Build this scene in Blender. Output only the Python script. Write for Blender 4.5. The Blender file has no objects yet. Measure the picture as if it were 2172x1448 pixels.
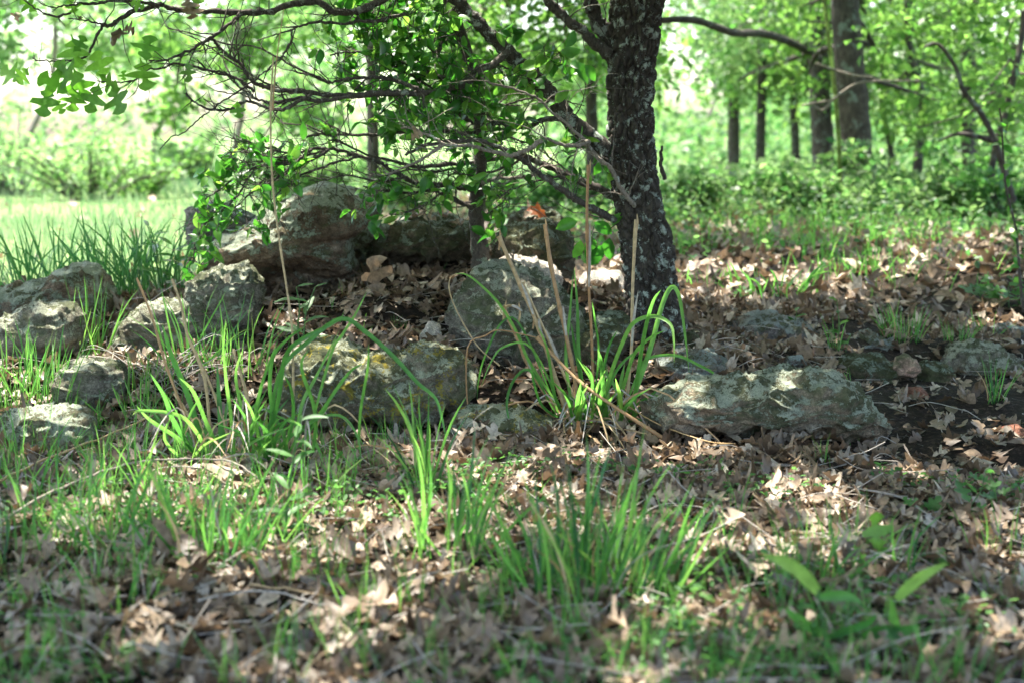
import bpy, math, random
import numpy as np
from mathutils import Vector, Matrix

# ------------------------------------------------------------------ camera, world, sun, exposure
SC = bpy.context.scene
COL = SC.collection
R = math.radians
rng = np.random.default_rng(7)
random.seed(7)

CAM_H = 0.80
PITCH = R(8.2)
FPX = 3017.0
cam_d = bpy.data.cameras.new('camera')
cam = bpy.data.objects.new('camera', cam_d); COL.objects.link(cam)
cam.location = (0, 0, CAM_H)
cam.rotation_euler = (R(90) - PITCH, 0, 0)
cam_d.sensor_width = 36; cam_d.lens = 36 * FPX / 2172
cam_d.clip_start = 0.05; cam_d.clip_end = 1500
cam_d.dof.use_dof = True; cam_d.dof.focus_distance = 3.85
cam_d.dof.aperture_fstop = 2.8
cam_d.dof.aperture_blades = 9
SC.camera = cam

SUN = Vector((0.20, -0.20, -0.93)).normalized()          # the way the light travels
elev = math.asin(-SUN.z)
azim = math.atan2(-SUN.x, -SUN.y)                          # clockwise from +Y
world = bpy.data.worlds.new('World'); SC.world = world; world.use_nodes = True
wn = world.node_tree.nodes; wl = world.node_tree.links
sky = wn.new('ShaderNodeTexSky'); sky.sky_type = 'NISHITA'; sky.sun_disc = False
sky.sun_elevation = elev; sky.sun_rotation = azim
sky.air_density = 1.0; sky.dust_density = 3.5; sky.ozone_density = 0.6
wl.new(sky.outputs[0], wn['Background'].inputs[0]); wn['Background'].inputs[1].default_value = 0.15
sd = bpy.data.lights.new('sun', 'SUN'); sd.energy = 3.3; sd.angle = R(0.55); sd.color = (1.0, 0.95, 0.86)
so = bpy.data.objects.new('sun', sd); COL.objects.link(so); so.location = (-5, 9, 14)
so.rotation_euler = SUN.to_track_quat('-Z', 'Y').to_euler()
SC.view_settings.view_transform = 'Standard'; SC.view_settings.look = 'None'
SC.view_settings.exposure = 2.85; SC.view_settings.gamma = 1.0
SC.view_settings.use_curve_mapping = False
SC.cycles.max_bounces = 7; SC.cycles.diffuse_bounces = 4; SC.cycles.transmission_bounces = 5
SC.cycles.glossy_bounces = 2; SC.cycles.transparent_max_bounces = 4
SC.cycles.use_denoising = True
SC.cycles.sample_clamp_indirect = 6

# ------------------------------------------------------------------ helpers: pixels of the photograph to points of the place
cP, sP = math.cos(PITCH), math.sin(PITCH)
def ray(px, py):
    a = (px - 1086) / FPX; b = (724 - py) / FPX
    return np.array([a, cP + b * sP, -sP + b * cP])
def P(px, py, Y):
    d = ray(px, py)
    return np.array([0, 0, CAM_H]) + d * (Y / d[1])
def mpp(Y): return Y / FPX                                  # metres in one pixel of the photograph at distance Y

# ---- noise
_perm = rng.permutation(512)
_perm = np.concatenate([_perm, _perm, _perm])
_grad = rng.normal(size=(512, 3)); _grad /= np.linalg.norm(_grad, axis=1)[:, None]
def _h(ix, iy, iz):
    return _perm[(_perm[(_perm[ix & 511] + (iy & 511)) & 511] + (iz & 511)) & 511]
def perlin(p):
    p = np.asarray(p, float); i = np.floor(p).astype(np.int64); f = p - i
    u = f * f * f * (f * (f * 6 - 15) + 10)
    out = 0
    for dx in (0, 1):
        wx = u[:, 0] if dx else 1 - u[:, 0]
        for dy in (0, 1):
            wy = u[:, 1] if dy else 1 - u[:, 1]
            for dz in (0, 1):
                wz = u[:, 2] if dz else 1 - u[:, 2]
                g = _grad[_h(i[:, 0] + dx, i[:, 1] + dy, i[:, 2] + dz)]
                out = out + wx * wy * wz * (g * (f - (dx, dy, dz))).sum(1)
    return out
def fbm(p, o=4, gain=.5):
    s = 0; a = 1.0
    for k in range(o):
        s = s + a * perlin(np.asarray(p) * 2 ** k + 17.3 * k); a *= gain
    return s
def cells(p):                                               # distance to nearest and second nearest cell point
    p = np.asarray(p, float); i = np.floor(p).astype(np.int64)
    f1 = np.full(len(p), 9.); f2 = np.full(len(p), 9.); idn = np.zeros(len(p), np.int64)
    for dx in (-1, 0, 1):
        for dy in (-1, 0, 1):
            for dz in (-1, 0, 1):
                c = i + (dx, dy, dz); h = _h(c[:, 0], c[:, 1], c[:, 2])
                q = c + (_grad[h] * .45 + .5)
                d = np.linalg.norm(q - p, axis=1)
                near = d < f1
                f2 = np.where(near, f1, np.minimum(f2, d)); idn = np.where(near, h, idn); f1 = np.where(near, d, f1)
    return f1, f2, idn
def sstep(a, b, x):
    t = np.clip((x - a) / (b - a), 0, 1); return t * t * (3 - 2 * t)

# ---- meshes
def mesh_np(name, V, Fs, mat, tint=None, smooth=False):
    """V (n,3); Fs: list of (m,k) index arrays; tint: one value per face"""
    me = bpy.data.meshes.new(name)
    V = np.asarray(V, np.float32); Fs = [np.asarray(f, np.int32) for f in Fs if len(f)]
    nf = sum(len(f) for f in Fs)
    loops = np.concatenate([f.ravel() for f in Fs]); sizes = np.concatenate([np.full(len(f), f.shape[1], np.int32) for f in Fs])
    me.vertices.add(len(V)); me.vertices.foreach_set('co', V.ravel())
    me.loops.add(len(loops)); me.loops.foreach_set('vertex_index', loops)
    me.polygons.add(nf); starts = np.concatenate([[0], np.cumsum(sizes)[:-1]]).astype(np.int32)
    me.polygons.foreach_set('loop_start', starts)
    if smooth: me.polygons.foreach_set('use_smooth', np.ones(nf, bool))
    me.update(calc_edges=True)
    if tint is not None:
        at = me.attributes.new('tint', 'FLOAT', 'FACE'); at.data.foreach_set('value', np.asarray(tint, np.float32))
    me.materials.append(mat)
    return me
def obj(name, me, parent=None, loc=None):
    o = bpy.data.objects.new(name, me); COL.objects.link(o)
    if parent is not None: o.parent = parent
    if loc is not None: o.location = loc
    return o
def thing(name, label, cat, loc=(0, 0, 0), group=None):
    o = bpy.data.objects.new(name, None); COL.objects.link(o); o.location = loc; o.empty_display_size = .05
    o['label'] = label; o['category'] = cat
    if group: o['group'] = group
    return o
def tag(o, label=None, cat=None, group=None, kind=None):
    if label: o['label'] = label
    if cat: o['category'] = cat
    if group: o['group'] = group
    if kind: o['kind'] = kind
    return o
class MB:                                                   # collects tubes, ribbons and leaves for one mesh
    def __init__(s): s.V = []; s.F = {}; s.T = {}; s.n = 0
    def add(s, V, F, t=0.0):
        V = np.asarray(V, float); F = np.asarray(F, int)
        s.V.append(V); k = F.shape[1]
        s.F.setdefault(k, []).append(F + s.n)
        s.T.setdefault(k, []).append(np.full(len(F), t) if np.isscalar(t) else np.asarray(t)); s.n += len(V)
    def mesh(s, name, mat, smooth=False, origin=None):
        V = np.concatenate(s.V)
        if origin is not None: V = V - np.asarray(origin)
        ks = sorted(s.F)
        return mesh_np(name, V, [np.concatenate(s.F[k]) for k in ks], mat, np.concatenate([np.concatenate(s.T[k]) for k in ks]), smooth)
def crom(pts, n):                                           # smooth curve through points, n samples per span
    p = np.asarray(pts, float)
    if len(p) == 2: return p[0] + np.linspace(0, 1, n + 1)[:, None] * (p[1] - p[0])
    q = np.vstack([2 * p[0] - p[1], p, 2 * p[-1] - p[-2]]); out = []
    for i in range(len(p) - 1):
        a, b, c, d = q[i:i + 4]
        t = np.linspace(0, 1, n, endpoint=False)[:, None]
        out.append(.5 * (2 * b + (c - a) * t + (2 * a - 5 * b + 4 * c - d) * t ** 2 + (3 * b - a - 3 * c + d) * t ** 3))
    out.append(p[-1:]); return np.vstack(out)
def frames(C):
    T = np.gradient(C, axis=0); T /= np.linalg.norm(T, axis=1)[:, None] + 1e-12
    ref = np.array([0.0, 1.0, 0.0]) if abs(T[0][1]) < .9 else np.array([1.0, 0, 0])
    N = np.cross(T, ref); N /= np.linalg.norm(N, axis=1)[:, None] + 1e-12
    B = np.cross(T, N); return T, N, B
def tube_geo(C, rad, ns=6, cap=True, bump=0.0):
    C = np.asarray(C, float); n = len(C); rad = np.broadcast_to(rad, (n,)).astype(float)
    T, N, B = frames(C); a = np.linspace(0, 2 * np.pi, ns, endpoint=False)
    rr = rad[:, None] * (1 + bump * rng.normal(size=(n, ns)))
    V = C[:, None] + rr[..., None] * (np.cos(a)[None, :, None] * N[:, None] + np.sin(a)[None, :, None] * B[:, None])
    V = V.reshape(-1, 3)
    i = np.arange(n - 1)[:, None] * ns; j = np.arange(ns)[None]; j2 = (j + 1) % ns
    F = np.stack([i + j, i + j2, i + ns + j2, i + ns + j], -1).reshape(-1, 4)
    return V, F
def tube(mb, C, rad, ns=6, t=0.0, bump=0.0): V, F = tube_geo(C, rad, ns, True, bump); mb.add(V, F, t)
def ribbon(mb, C, w, t=0.0, face=None, fold=.25, twist=0.0):
    """a grass blade: three columns with a keel"""
    C = np.asarray(C, float); n = len(C); w = np.broadcast_to(w, (n,))
    T = np.gradient(C, axis=0); T /= np.linalg.norm(T, axis=1)[:, None] + 1e-12
    f = np.array([0.0, -1.0, .25]) if face is None else np.asarray(face, float)
    S = np.cross(T, f); S /= np.linalg.norm(S, axis=1)[:, None] + 1e-9
    if twist:
        a = np.linspace(0, twist, n)[:, None]; Nn = np.cross(S, T); S = S * np.cos(a) + Nn * np.sin(a)
    Nn = np.cross(S, T)
    L = C - S * w[:, None] / 2 + Nn * w[:, None] * fold; Rr = C + S * w[:, None] / 2 + Nn * w[:, None] * fold
    V = np.stack([L, C, Rr], 1).reshape(-1, 3)
    i = np.arange(n - 1)[:, None] * 3; j = np.array([[0, 1]])
    F = np.stack([i + j, i + j + 1, i + j + 4, i + j + 3], -1).reshape(-1, 4)
    mb.add(V, F, t)
def inst(TV, TF, pos, M):
    """copies of a template: TV (k,3), TF (m,q), pos (N,3), M (N,3,3)"""
    V = np.einsum('nij,kj->nki', M, TV) + pos[:, None]
    N, k = len(pos), len(TV)
    F = (TF[None] + (np.arange(N) * k)[:, None, None]).reshape(-1, TF.shape[1])
    return V.reshape(-1, 3), F
def rot_mats(nrm, spin, scale):
    """basis whose Z is nrm, spun about it, scaled"""
    nrm = nrm / (np.linalg.norm(nrm, axis=1)[:, None] + 1e-9)
    ref = np.where(np.abs(nrm[:, 2:3]) < .9, np.array([[0, 0, 1.0]]), np.array([[1.0, 0, 0]]))
    X = np.cross(ref, nrm); X /= np.linalg.norm(X, axis=1)[:, None]; Y = np.cross(nrm, X)
    c, s = np.cos(spin)[:, None], np.sin(spin)[:, None]
    X2 = X * c + Y * s; Y2 = -X * s + Y * c
    M = np.stack([X2, Y2, nrm], -1)
    return M * np.asarray(scale)[:, None, None]

# ------------------------------------------------------------------ materials
def new_mat(name):
    m = bpy.data.materials.new(name); m.use_nodes = True
    nt = m.node_tree; nt.nodes.clear()
    out = nt.nodes.new('ShaderNodeOutputMaterial')
    return m, nt, out
def N_(nt, t, **kw):
    n = nt.nodes.new(t)
    for k, v in kw.items():
        if k in n.inputs: n.inputs[k].default_value = v
        else: setattr(n, k, v)
    return n
def ramp(nt, fac, stops, interp='LINEAR'):
    r = nt.nodes.new('ShaderNodeValToRGB'); e = r.color_ramp.elements; r.color_ramp.interpolation = interp
    while len(e) < len(stops): e.new(.5)
    for x, (p, c) in zip(e, stops): x.position = p; x.color = (*c, 1) if len(c) == 3 else c
    nt.links.new(fac, r.inputs[0]); return r.outputs[0]
def g3(v): return (v, v, v)
def noise(nt, vec, scale, detail=5, rough=.6, dist=0.0):
    n = nt.nodes.new('ShaderNodeTexNoise'); n.inputs['Scale'].default_value = scale; n.inputs['Detail'].default_value = detail
    n.inputs['Roughness'].default_value = rough; n.inputs['Distortion'].default_value = dist
    if vec is not None: nt.links.new(vec, n.inputs['Vector'])
    return n.outputs['Fac']
def mixc(nt, fac, a, b, blend='MIX'):
    m = nt.nodes.new('ShaderNodeMix'); m.data_type = 'RGBA'; m.blend_type = blend
    for s, v in ((0, fac), (6, a), (7, b)):
        if hasattr(v, 'links') or isinstance(v, bpy.types.NodeSocket): nt.links.new(v, m.inputs[s])
        elif s == 0: m.inputs[0].default_value = v
        else: m.inputs[s].default_value = (*v, 1)
    return m.outputs[2]
def mathn(nt, op, a, b=0.0):
    m = nt.nodes.new('ShaderNodeMath'); m.operation = op
    for s, v in ((0, a), (1, b)):
        if isinstance(v, bpy.types.NodeSocket): nt.links.new(v, m.inputs[s])
        else: m.inputs[s].default_value = v
    return m.outputs[0]
def rnd_fac(nt):                                            # per leaf variation, from the mesh or from the object
    at = N_(nt, 'ShaderNodeAttribute'); at.attribute_name = 'tint'
    oi = N_(nt, 'ShaderNodeObjectInfo')
    return mathn(nt, 'FRACT', mathn(nt, 'ADD', at.outputs['Fac'], oi.outputs['Random']))
def leaf_mat(name, stops, trans, tf=.5, rough=.45, spec=.35, nscale=60, mot=(.55, 1.25)):
    m, nt, out = new_mat(name)
    r = rnd_fac(nt); tc = N_(nt, 'ShaderNodeNewGeometry')
    col = ramp(nt, r, stops)
    nz = noise(nt, tc.outputs['Position'], nscale, 4, .6)
    col = mixc(nt, .8, col, ramp(nt, nz, [(.3, g3(mot[0])), (.7, g3(mot[1]))]), 'MULTIPLY')
    b = N_(nt, 'ShaderNodeBsdfPrincipled'); nt.links.new(col, b.inputs['Base Color'])
    b.inputs['Roughness'].default_value = rough; b.inputs['Specular IOR Level'].default_value = spec
    t = N_(nt, 'ShaderNodeBsdfTranslucent')
    tcol = mixc(nt, 1.0, ramp(nt, r, trans), ramp(nt, nz, [(.3, g3(.75)), (.7, g3(1.1))]), 'MULTIPLY')
    nt.links.new(tcol, t.inputs['Color'])
    ms = N_(nt, 'ShaderNodeMixShader'); ms.inputs[0].default_value = tf
    nt.links.new(b.outputs[0], ms.inputs[1]); nt.links.new(t.outputs[0], ms.inputs[2]); nt.links.new(ms.outputs[0], out.inputs[0])
    bp = N_(nt, 'ShaderNodeBump'); bp.inputs['Strength'].default_value = .35; bp.inputs['Distance'].default_value = .002
    nt.links.new(nz, bp.inputs['Height']); nt.links.new(bp.outputs[0], b.inputs['Normal'])
    return m
M = {}
M['grass'] = leaf_mat('grass_green', [(0, (.035, .12, .028)), (.5, (.065, .20, .04)), (.85, (.12, .29, .06)), (1, (.27, .30, .08))],
                      [(0, (.12, .40, .06)), (1, (.28, .60, .10))], .5, .4, .4, 40)
M['grassdark'] = leaf_mat('grass_blue_green', [(0, (.022, .075, .03)), (1, (.05, .13, .04))],
                      [(0, (.05, .22, .05)), (1, (.12, .36, .06))], .4, .4, .4, 40)
M['meadow'] = leaf_mat('meadow_grass', [(0, (.07, .15, .06)), (.6, (.12, .20, .09)), (1, (.25, .26, .17))],
                      [(0, (.18, .38, .14)), (1, (.34, .48, .24))], .45, .5, .3, 10)
M['leaf'] = leaf_mat('sapling_leaf_green', [(0, (.025, .09, .016)), (.6, (.05, .155, .024)), (1, (.10, .23, .035))],
                      [(0, (.05, .26, .02)), (.6, (.13, .44, .04)), (1, (.34, .62, .08))], .5, .35, .5, 50)
M['oakleaf'] = leaf_mat('oak_leaf_green', [(0, (.05, .14, .02)), (1, (.10, .21, .035))],
                      [(0, (.15, .42, .03)), (1, (.26, .55, .06))], .55, .4, .4, 60)
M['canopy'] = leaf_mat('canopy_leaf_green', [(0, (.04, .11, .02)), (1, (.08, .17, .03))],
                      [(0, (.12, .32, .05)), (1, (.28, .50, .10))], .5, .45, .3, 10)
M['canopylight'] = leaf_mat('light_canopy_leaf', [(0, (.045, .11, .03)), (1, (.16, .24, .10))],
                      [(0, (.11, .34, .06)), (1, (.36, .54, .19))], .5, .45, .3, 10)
M['weed'] = leaf_mat('weed_leaf_green', [(0, (.04, .12, .03)), (1, (.08, .18, .05))],
                      [(0, (.10, .32, .06)), (1, (.20, .46, .09))], .45, .45, .35, 40)
M['covermix'] = leaf_mat('creeping_weed_leaf', [(0, (.02, .07, .02)), (.5, (.055, .13, .04)), (1, (.15, .22, .09))],
                      [(0, (.08, .28, .06)), (1, (.30, .48, .14))], .45, .45, .35, 40)
M['sage'] = leaf_mat('pale_weed_leaf', [(0, (.07, .15, .06)), (1, (.11, .20, .08))],
                      [(0, (.18, .36, .10)), (1, (.26, .46, .12))], .4, .5, .3, 40)
M['dead'] = leaf_mat('dead_leaf_brown', [(0, (.05, .033, .021)), (.2, (.155, .108, .066)), (.42, (.26, .19, .122)), (.58, (.095, .058, .034)), (.80, (.34, .262, .18)), (.87, (.44, .37, .28)), (.92, (.17, .135, .10)), (1, (.065, .04, .025))],
                      [(0, (.20, .12, .06)), (.5, (.36, .24, .14)), (1, (.22, .13, .07))], .14, .5, .4, 85, (.42, 1.4))
M['deadred'] = leaf_mat('dead_leaf_rust', [(0, (.30, .09, .03)), (1, (.36, .13, .05))],
                      [(0, (.5, .12, .03)), (1, (.5, .15, .04))], .3, .5, .3, 45)
M['straw'] = leaf_mat('dry_straw', [(0, (.42, .28, .13)), (.5, (.50, .37, .20)), (1, (.36, .19, .08))],
                      [(0, (.5, .35, .18)), (1, (.5, .32, .15))], .15, .5, .4, 80)
M['straw_grey'] = leaf_mat('weathered_grey_straw', [(0, (.34, .30, .25)), (1, (.46, .42, .36))],
                      [(0, (.4, .33, .25)), (1, (.4, .35, .28))], .15, .6, .3, 80)

def bark_mat(name, dark, light, lichen=(.33, .40, .35), lich=.62, lscale=16, bscale=90, lich2=.0, rough=.9):
    m, nt, out = new_mat(name); tc = N_(nt, 'ShaderNodeTexCoord'); v = tc.outputs['Object']
    mp = N_(nt, 'ShaderNodeMapping'); mp.inputs['Scale'].default_value = (1, 1, .45); nt.links.new(v, mp.inputs[0])
    n1 = noise(nt, mp.outputs[0], bscale, 6, .65); n0 = noise(nt, v, 9, 3, .5)
    col = ramp(nt, n1, [(.3, dark), (.62, light), (.8, tuple(min(1, c * 1.6) for c in light))])
    col = mixc(nt, .5, col, ramp(nt, n0, [(.3, g3(.6)), (.7, g3(1.3))]), 'MULTIPLY')
    a = noise(nt, v, lscale, 2, .5, .6); b = noise(nt, v, lscale * 7, 5, .7)
    s = mathn(nt, 'ADD', mathn(nt, 'MULTIPLY', a, .62), mathn(nt, 'MULTIPLY', b, .38))
    mask = ramp(nt, s, [(lich - .03, g3(0)), (lich + .01, g3(1))])
    fine = noise(nt, v, 260, 4, .7)
    lc = ramp(nt, fine, [(.3, tuple(c * .55 for c in lichen)), (.6, lichen), (.8, tuple(c * 1.25 for c in lichen))])
    col = mixc(nt, mask, col, lc)
    p = N_(nt, 'ShaderNodeBsdfPrincipled'); nt.links.new(col, p.inputs['Base Color']); p.inputs['Roughness'].default_value = rough
    p.inputs['Specular IOR Level'].default_value = .25
    h = mathn(nt, 'ADD', n1, mathn(nt, 'MULTIPLY', mask, .35))
    bp = N_(nt, 'ShaderNodeBump'); bp.inputs['Strength'].default_value = .8; bp.inputs['Distance'].default_value = .004
    nt.links.new(h, bp.inputs['Height']); nt.links.new(bp.outputs[0], p.inputs['Normal']); nt.links.new(p.outputs[0], out.inputs[0])
    return m
M['oakbark'] = bark_mat('oak_bark', (.014, .012, .010), (.072, .060, .048), (.34, .38, .32), .576, 30, 140)
M['branch'] = bark_mat('branch_bark', (.025, .021, .018), (.095, .08, .066), (.24, .26, .21), .585, 40, 150)
M['deadbranch'] = bark_mat('bleached_branch', (.10, .085, .07), (.26, .22, .18), (.40, .42, .36), .60, 30, 150)
M['saplingbark'] = bark_mat('sapling_bark', (.035, .029, .023), (.10, .083, .065), (.20, .23, .16), .585, 35, 160)
M['farbark'] = bark_mat('far_tree_bark', (.022, .018, .016), (.085, .07, .06), (.18, .21, .18), .60, 12, 40)
M['mossbark'] = bark_mat('mossy_stem', (.05, .06, .02), (.13, .17, .04), (.3, .42, .1), .55, 12, 40)

def rock_mat(name, c1, c2, c3, lich=.52, lcol=(.33, .36, .28), moss=.5, mosscol=(.085, .10, .045), yellow=.75, lsc=22, off=0.0):
    m, nt, out = new_mat(name); tc = N_(nt, 'ShaderNodeTexCoord'); geo = N_(nt, 'ShaderNodeNewGeometry')
    mp = N_(nt, 'ShaderNodeMapping'); mp.inputs['Location'].default_value = (off, off * 1.7, off * .6)
    nt.links.new(tc.outputs['Object'], mp.inputs[0]); v = mp.outputs[0]
    st = N_(nt, 'ShaderNodeMapping'); st.inputs['Scale'].default_value = (1, 1, 3.2); st.inputs['Rotation'].default_value = (.2, .25, 0)
    nt.links.new(v, st.inputs[0])
    n1 = noise(nt, st.outputs[0], 7, 6, .62); n2 = noise(nt, v, 42, 6, .72); n3 = noise(nt, v, 230, 4, .75)
    col = ramp(nt, n1, [(.32, c1), (.5, c2), (.68, c3)])
    col = mixc(nt, .75, col, ramp(nt, n2, [(.33, g3(.3)), (.5, g3(1.0)), (.66, g3(1.8))]), 'MULTIPLY')
    col = mixc(nt, .9, col, ramp(nt, n3, [(.3, g3(.35)), (.55, g3(1.05)), (.70, g3(1.7))]), 'MULTIPLY')
    # moss film in broad uneven areas, more on what faces up
    sx = N_(nt, 'ShaderNodeSeparateXYZ'); nt.links.new(geo.outputs['Normal'], sx.inputs[0])
    up = mathn(nt, 'MULTIPLY', sx.outputs['Z'], .12)
    a = noise(nt, v, 8, 5, .65); a2 = mathn(nt, 'ADD', a, up)
    mf = ramp(nt, a2, [(moss - .06, g3(0)), (moss + .1, g3(.85))])
    mc = ramp(nt, n2, [(.3, tuple(c * .5 for c in mosscol)), (.7, tuple(c * 1.6 for c in mosscol))])
    col = mixc(nt, mf, col, mc)
    # crusts of grey lichen
    l1 = noise(nt, v, lsc, 3, .55, .5); l2 = noise(nt, v, lsc * 6, 5, .75)
    s = mathn(nt, 'ADD', mathn(nt, 'ADD', mathn(nt, 'MULTIPLY', l1, .55), mathn(nt, 'MULTIPLY', l2, .45)), mathn(nt, 'MULTIPLY', sx.outputs['Z'], .075))
    lm = ramp(nt, s, [(lich - .005, g3(0)), (lich + .02, g3(1))])
    lc = ramp(nt, n3, [(.3, tuple(c * .45 for c in lcol)), (.5, lcol), (.75, tuple(c * 1.35 for c in lcol))])
    col = mixc(nt, lm, col, lc)
    # ochre lichen dots
    y1 = noise(nt, v, 24, 4, .7); ym = ramp(nt, mathn(nt, 'ADD', mathn(nt, 'MULTIPLY', y1, .6), mathn(nt, 'MULTIPLY', l2, .4)), [(yellow + .005, g3(0)), (yellow + .02, g3(.9))])
    col = mixc(nt, ym, col, (.34, .27, .035))
    p = N_(nt, 'ShaderNodeBsdfPrincipled'); nt.links.new(col, p.inputs['Base Color']); p.inputs['Roughness'].default_value = .92
    p.inputs['Specular IOR Level'].default_value = .2
    h = mathn(nt, 'ADD', mathn(nt, 'ADD', n2, mathn(nt, 'MULTIPLY', n3, .5)), mathn(nt, 'MULTIPLY', lm, .25))
    bp = N_(nt, 'ShaderNodeBump'); bp.inputs['Strength'].default_value = 1.0; bp.inputs['Distance'].default_value = .02
    nt.links.new(h, bp.inputs['Height']); nt.links.new(bp.outputs[0], p.inputs['Normal']); nt.links.new(p.outputs[0], out.inputs[0])
    return m
RM = {
 'brown': rock_mat('brown_sandstone', (.12, .08, .05), (.23, .165, .11), (.32, .26, .19), .52, (.31, .34, .25), .54, off=1.3),
 'grey': rock_mat('grey_sandstone', (.14, .12, .09), (.245, .22, .17), (.33, .30, .235), .55, (.38, .39, .29), .50, off=5.1),
 'ochre': rock_mat('ochre_lichen_sandstone', (.15, .13, .09), (.24, .21, .15), (.32, .27, .19), .545, (.36, .38, .27), .44, (.095, .105, .045), .545, off=9.4),
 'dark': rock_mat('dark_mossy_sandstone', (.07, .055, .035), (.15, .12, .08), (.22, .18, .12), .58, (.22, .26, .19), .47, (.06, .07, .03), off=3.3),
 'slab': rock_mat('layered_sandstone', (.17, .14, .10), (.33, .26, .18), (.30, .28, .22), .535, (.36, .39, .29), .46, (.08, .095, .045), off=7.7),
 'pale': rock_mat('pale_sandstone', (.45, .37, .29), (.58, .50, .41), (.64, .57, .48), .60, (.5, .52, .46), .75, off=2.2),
 'pink': rock_mat('pink_stone', (.36, .22, .15), (.48, .32, .23), (.52, .40, .30), .70, off=4.2),
 'red': rock_mat('red_stone', (.17, .07, .045), (.25, .11, .07), (.28, .15, .10), .72, moss=.72, off=6.2),
 'sunk': rock_mat('grey_sunken_stone', (.16, .13, .11), (.25, .22, .19), (.31, .28, .25), .54, (.26, .29, .26), .60, off=8.2),
}
def soil_mat():
    m, nt, out = new_mat('leafy_soil'); tc = N_(nt, 'ShaderNodeTexCoord'); v = tc.outputs['Object']
    a = noise(nt, v, 5, 5, .6); b = noise(nt, v, 60, 6, .75); c = noise(nt, v, 260, 4, .7)
    col = ramp(nt, b, [(.3, (.008, .006, .004)), (.52, (.024, .017, .011)), (.66, (.075, .052, .035)), (.78, (.22, .165, .12))])
    col = mixc(nt, .6, col, ramp(nt, c, [(.3, g3(.5)), (.7, g3(1.5))]), 'MULTIPLY')
    # the sunny meadow on the far left is grown over with short grass
    sx = N_(nt, 'ShaderNodeSeparateXYZ'); nt.links.new(v, sx.inputs[0])
    e = mathn(nt, 'ADD', mathn(nt, 'MULTIPLY', sx.outputs['Y'], 1.0), mathn(nt, 'MULTIPLY', sx.outputs['X'], -1.6))
    e = mathn(nt, 'ADD', e, mathn(nt, 'MULTIPLY', a, 2.0))
    e = mathn(nt, 'MULTIPLY', e, .1)
    gm = ramp(nt, e, [(.75, g3(0)), (.9, g3(1))])
    gc = ramp(nt, b, [(.3, (.07, .12, .035)), (.6, (.14, .20, .07)), (.75, (.24, .25, .13))])
    col = mixc(nt, gm, col, gc)
    p = N_(nt, 'ShaderNodeBsdfPrincipled'); nt.links.new(col, p.inputs['Base Color']); p.inputs['Roughness'].default_value = .95
    p.inputs['Specular IOR Level'].default_value = .15
    bp = N_(nt, 'ShaderNodeBump'); bp.inputs['Strength'].default_value = 1.0; bp.inputs['Distance'].default_value = .012
    nt.links.new(b, bp.inputs['Height']); nt.links.new(bp.outputs[0], p.inputs['Normal']); nt.links.new(p.outputs[0], out.inputs[0])
    return m

# ------------------------------------------------------------------ the ground
CTRL = [(600, 935, 3.72), (850, 940, 3.7), (1100, 915, 3.7), (1350, 965, 3.58), (1500, 935, 3.62), (1700, 930, 3.62), (1880, 970, 3.58),
        (2100, 900, 3.8), (2160, 1000, 3.45), (100, 952, 3.5), (250, 900, 3.68), (200, 862, 3.8), (60, 762, 4.05), (300, 765, 4.1),
        (500, 748, 4.2), (-100, 762, 4.05), (620, 690, 4.35), (800, 705, 4.2), (800, 620, 4.5), (880, 575, 4.7), (930, 735, 4.0), (1030, 790, 3.95),
        (1300, 645, 4.6), (1370, 705, 4.38), (1280, 775, 4.1), (1400, 745, 4.2), (1480, 705, 4.5), (1600, 725, 4.6), (1700, 775, 4.25),
        (1900, 815, 4.2), (2100, 805, 4.35), (1700, 655, 5.05), (2000, 700, 5.0), (2172, 720, 4.9), (1500, 625, 5.3), (1900, 625, 5.7),
        (0, 625, 4.8), (200, 622, 5.0), (350, 612, 4.95), (410, 625, 4.8), (1100, 600, 4.7), (1200, 620, 4.75), (1000, 540, 4.95), (650, 600, 4.9), (-200, 630, 4.8)]
_CP = np.array([P(*c) for c in CTRL])
def ground_z(x, y, fine=True):
    x = np.atleast_1d(np.asarray(x, float)); y = np.atleast_1d(np.asarray(y, float))
    base = .27 * sstep(3.7, 5.1, y) + .05 * sstep(8, 30, y) * np.sin(x * .12)
    W = 1 / .42 ** 4; Z = W * base
    for cx, cy, cz in _CP:
        w = 1 / ((x - cx) ** 2 + (y - cy) ** 2 + .07 ** 2) ** 2; W = W + w; Z = Z + w * (cz - .012)
    z = Z / W
    z = z + .022 * perlin(np.stack([x * 2.2, y * 2.2, 0 * x], 1))
    if fine: z = z + .010 * fbm(np.stack([x * 11, y * 11, 0 * x + 4], 1), 3)
    return z
def G(px, py):                                              # where the ray of a pixel meets the ground
    d = ray(px, py); Ys = np.concatenate([np.linspace(1.5, 9, 500), np.geomspace(9.05, 120, 300)])
    pts = np.array([0, 0, CAM_H]) + d[None] * (Ys / d[1])[:, None]
    dz = pts[:, 2] - ground_z(pts[:, 0], pts[:, 1])
    k = np.argmax(dz < 0) if (dz < 0).any() else len(Ys) - 1
    return pts[k]
xs = np.unique(np.concatenate([np.linspace(-3, 3, 230), -np.geomspace(3.03, 400, 55), np.geomspace(3.03, 400, 55)]))
ys = np.unique(np.concatenate([np.linspace(1.0, 7, 230), np.geomspace(7.03, 700, 90), 1.0 - np.geomspace(.05, 300, 25)]))
GX, GY = np.meshgrid(xs, ys); gz = ground_z(GX.ravel(), GY.ravel())
i = np.arange(len(ys) - 1)[:, None] * len(xs); j = np.arange(len(xs) - 1)[None]
gF = np.stack([i + j, i + j + 1, i + j + len(xs) + 1, i + j + len(xs)], -1).reshape(-1, 4)
gr = obj('ground', mesh_np('ground', np.stack([GX.ravel(), GY.ravel(), gz], 1), [gF], soil_mat(), smooth=True)); gr['kind'] = 'structure'

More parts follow.
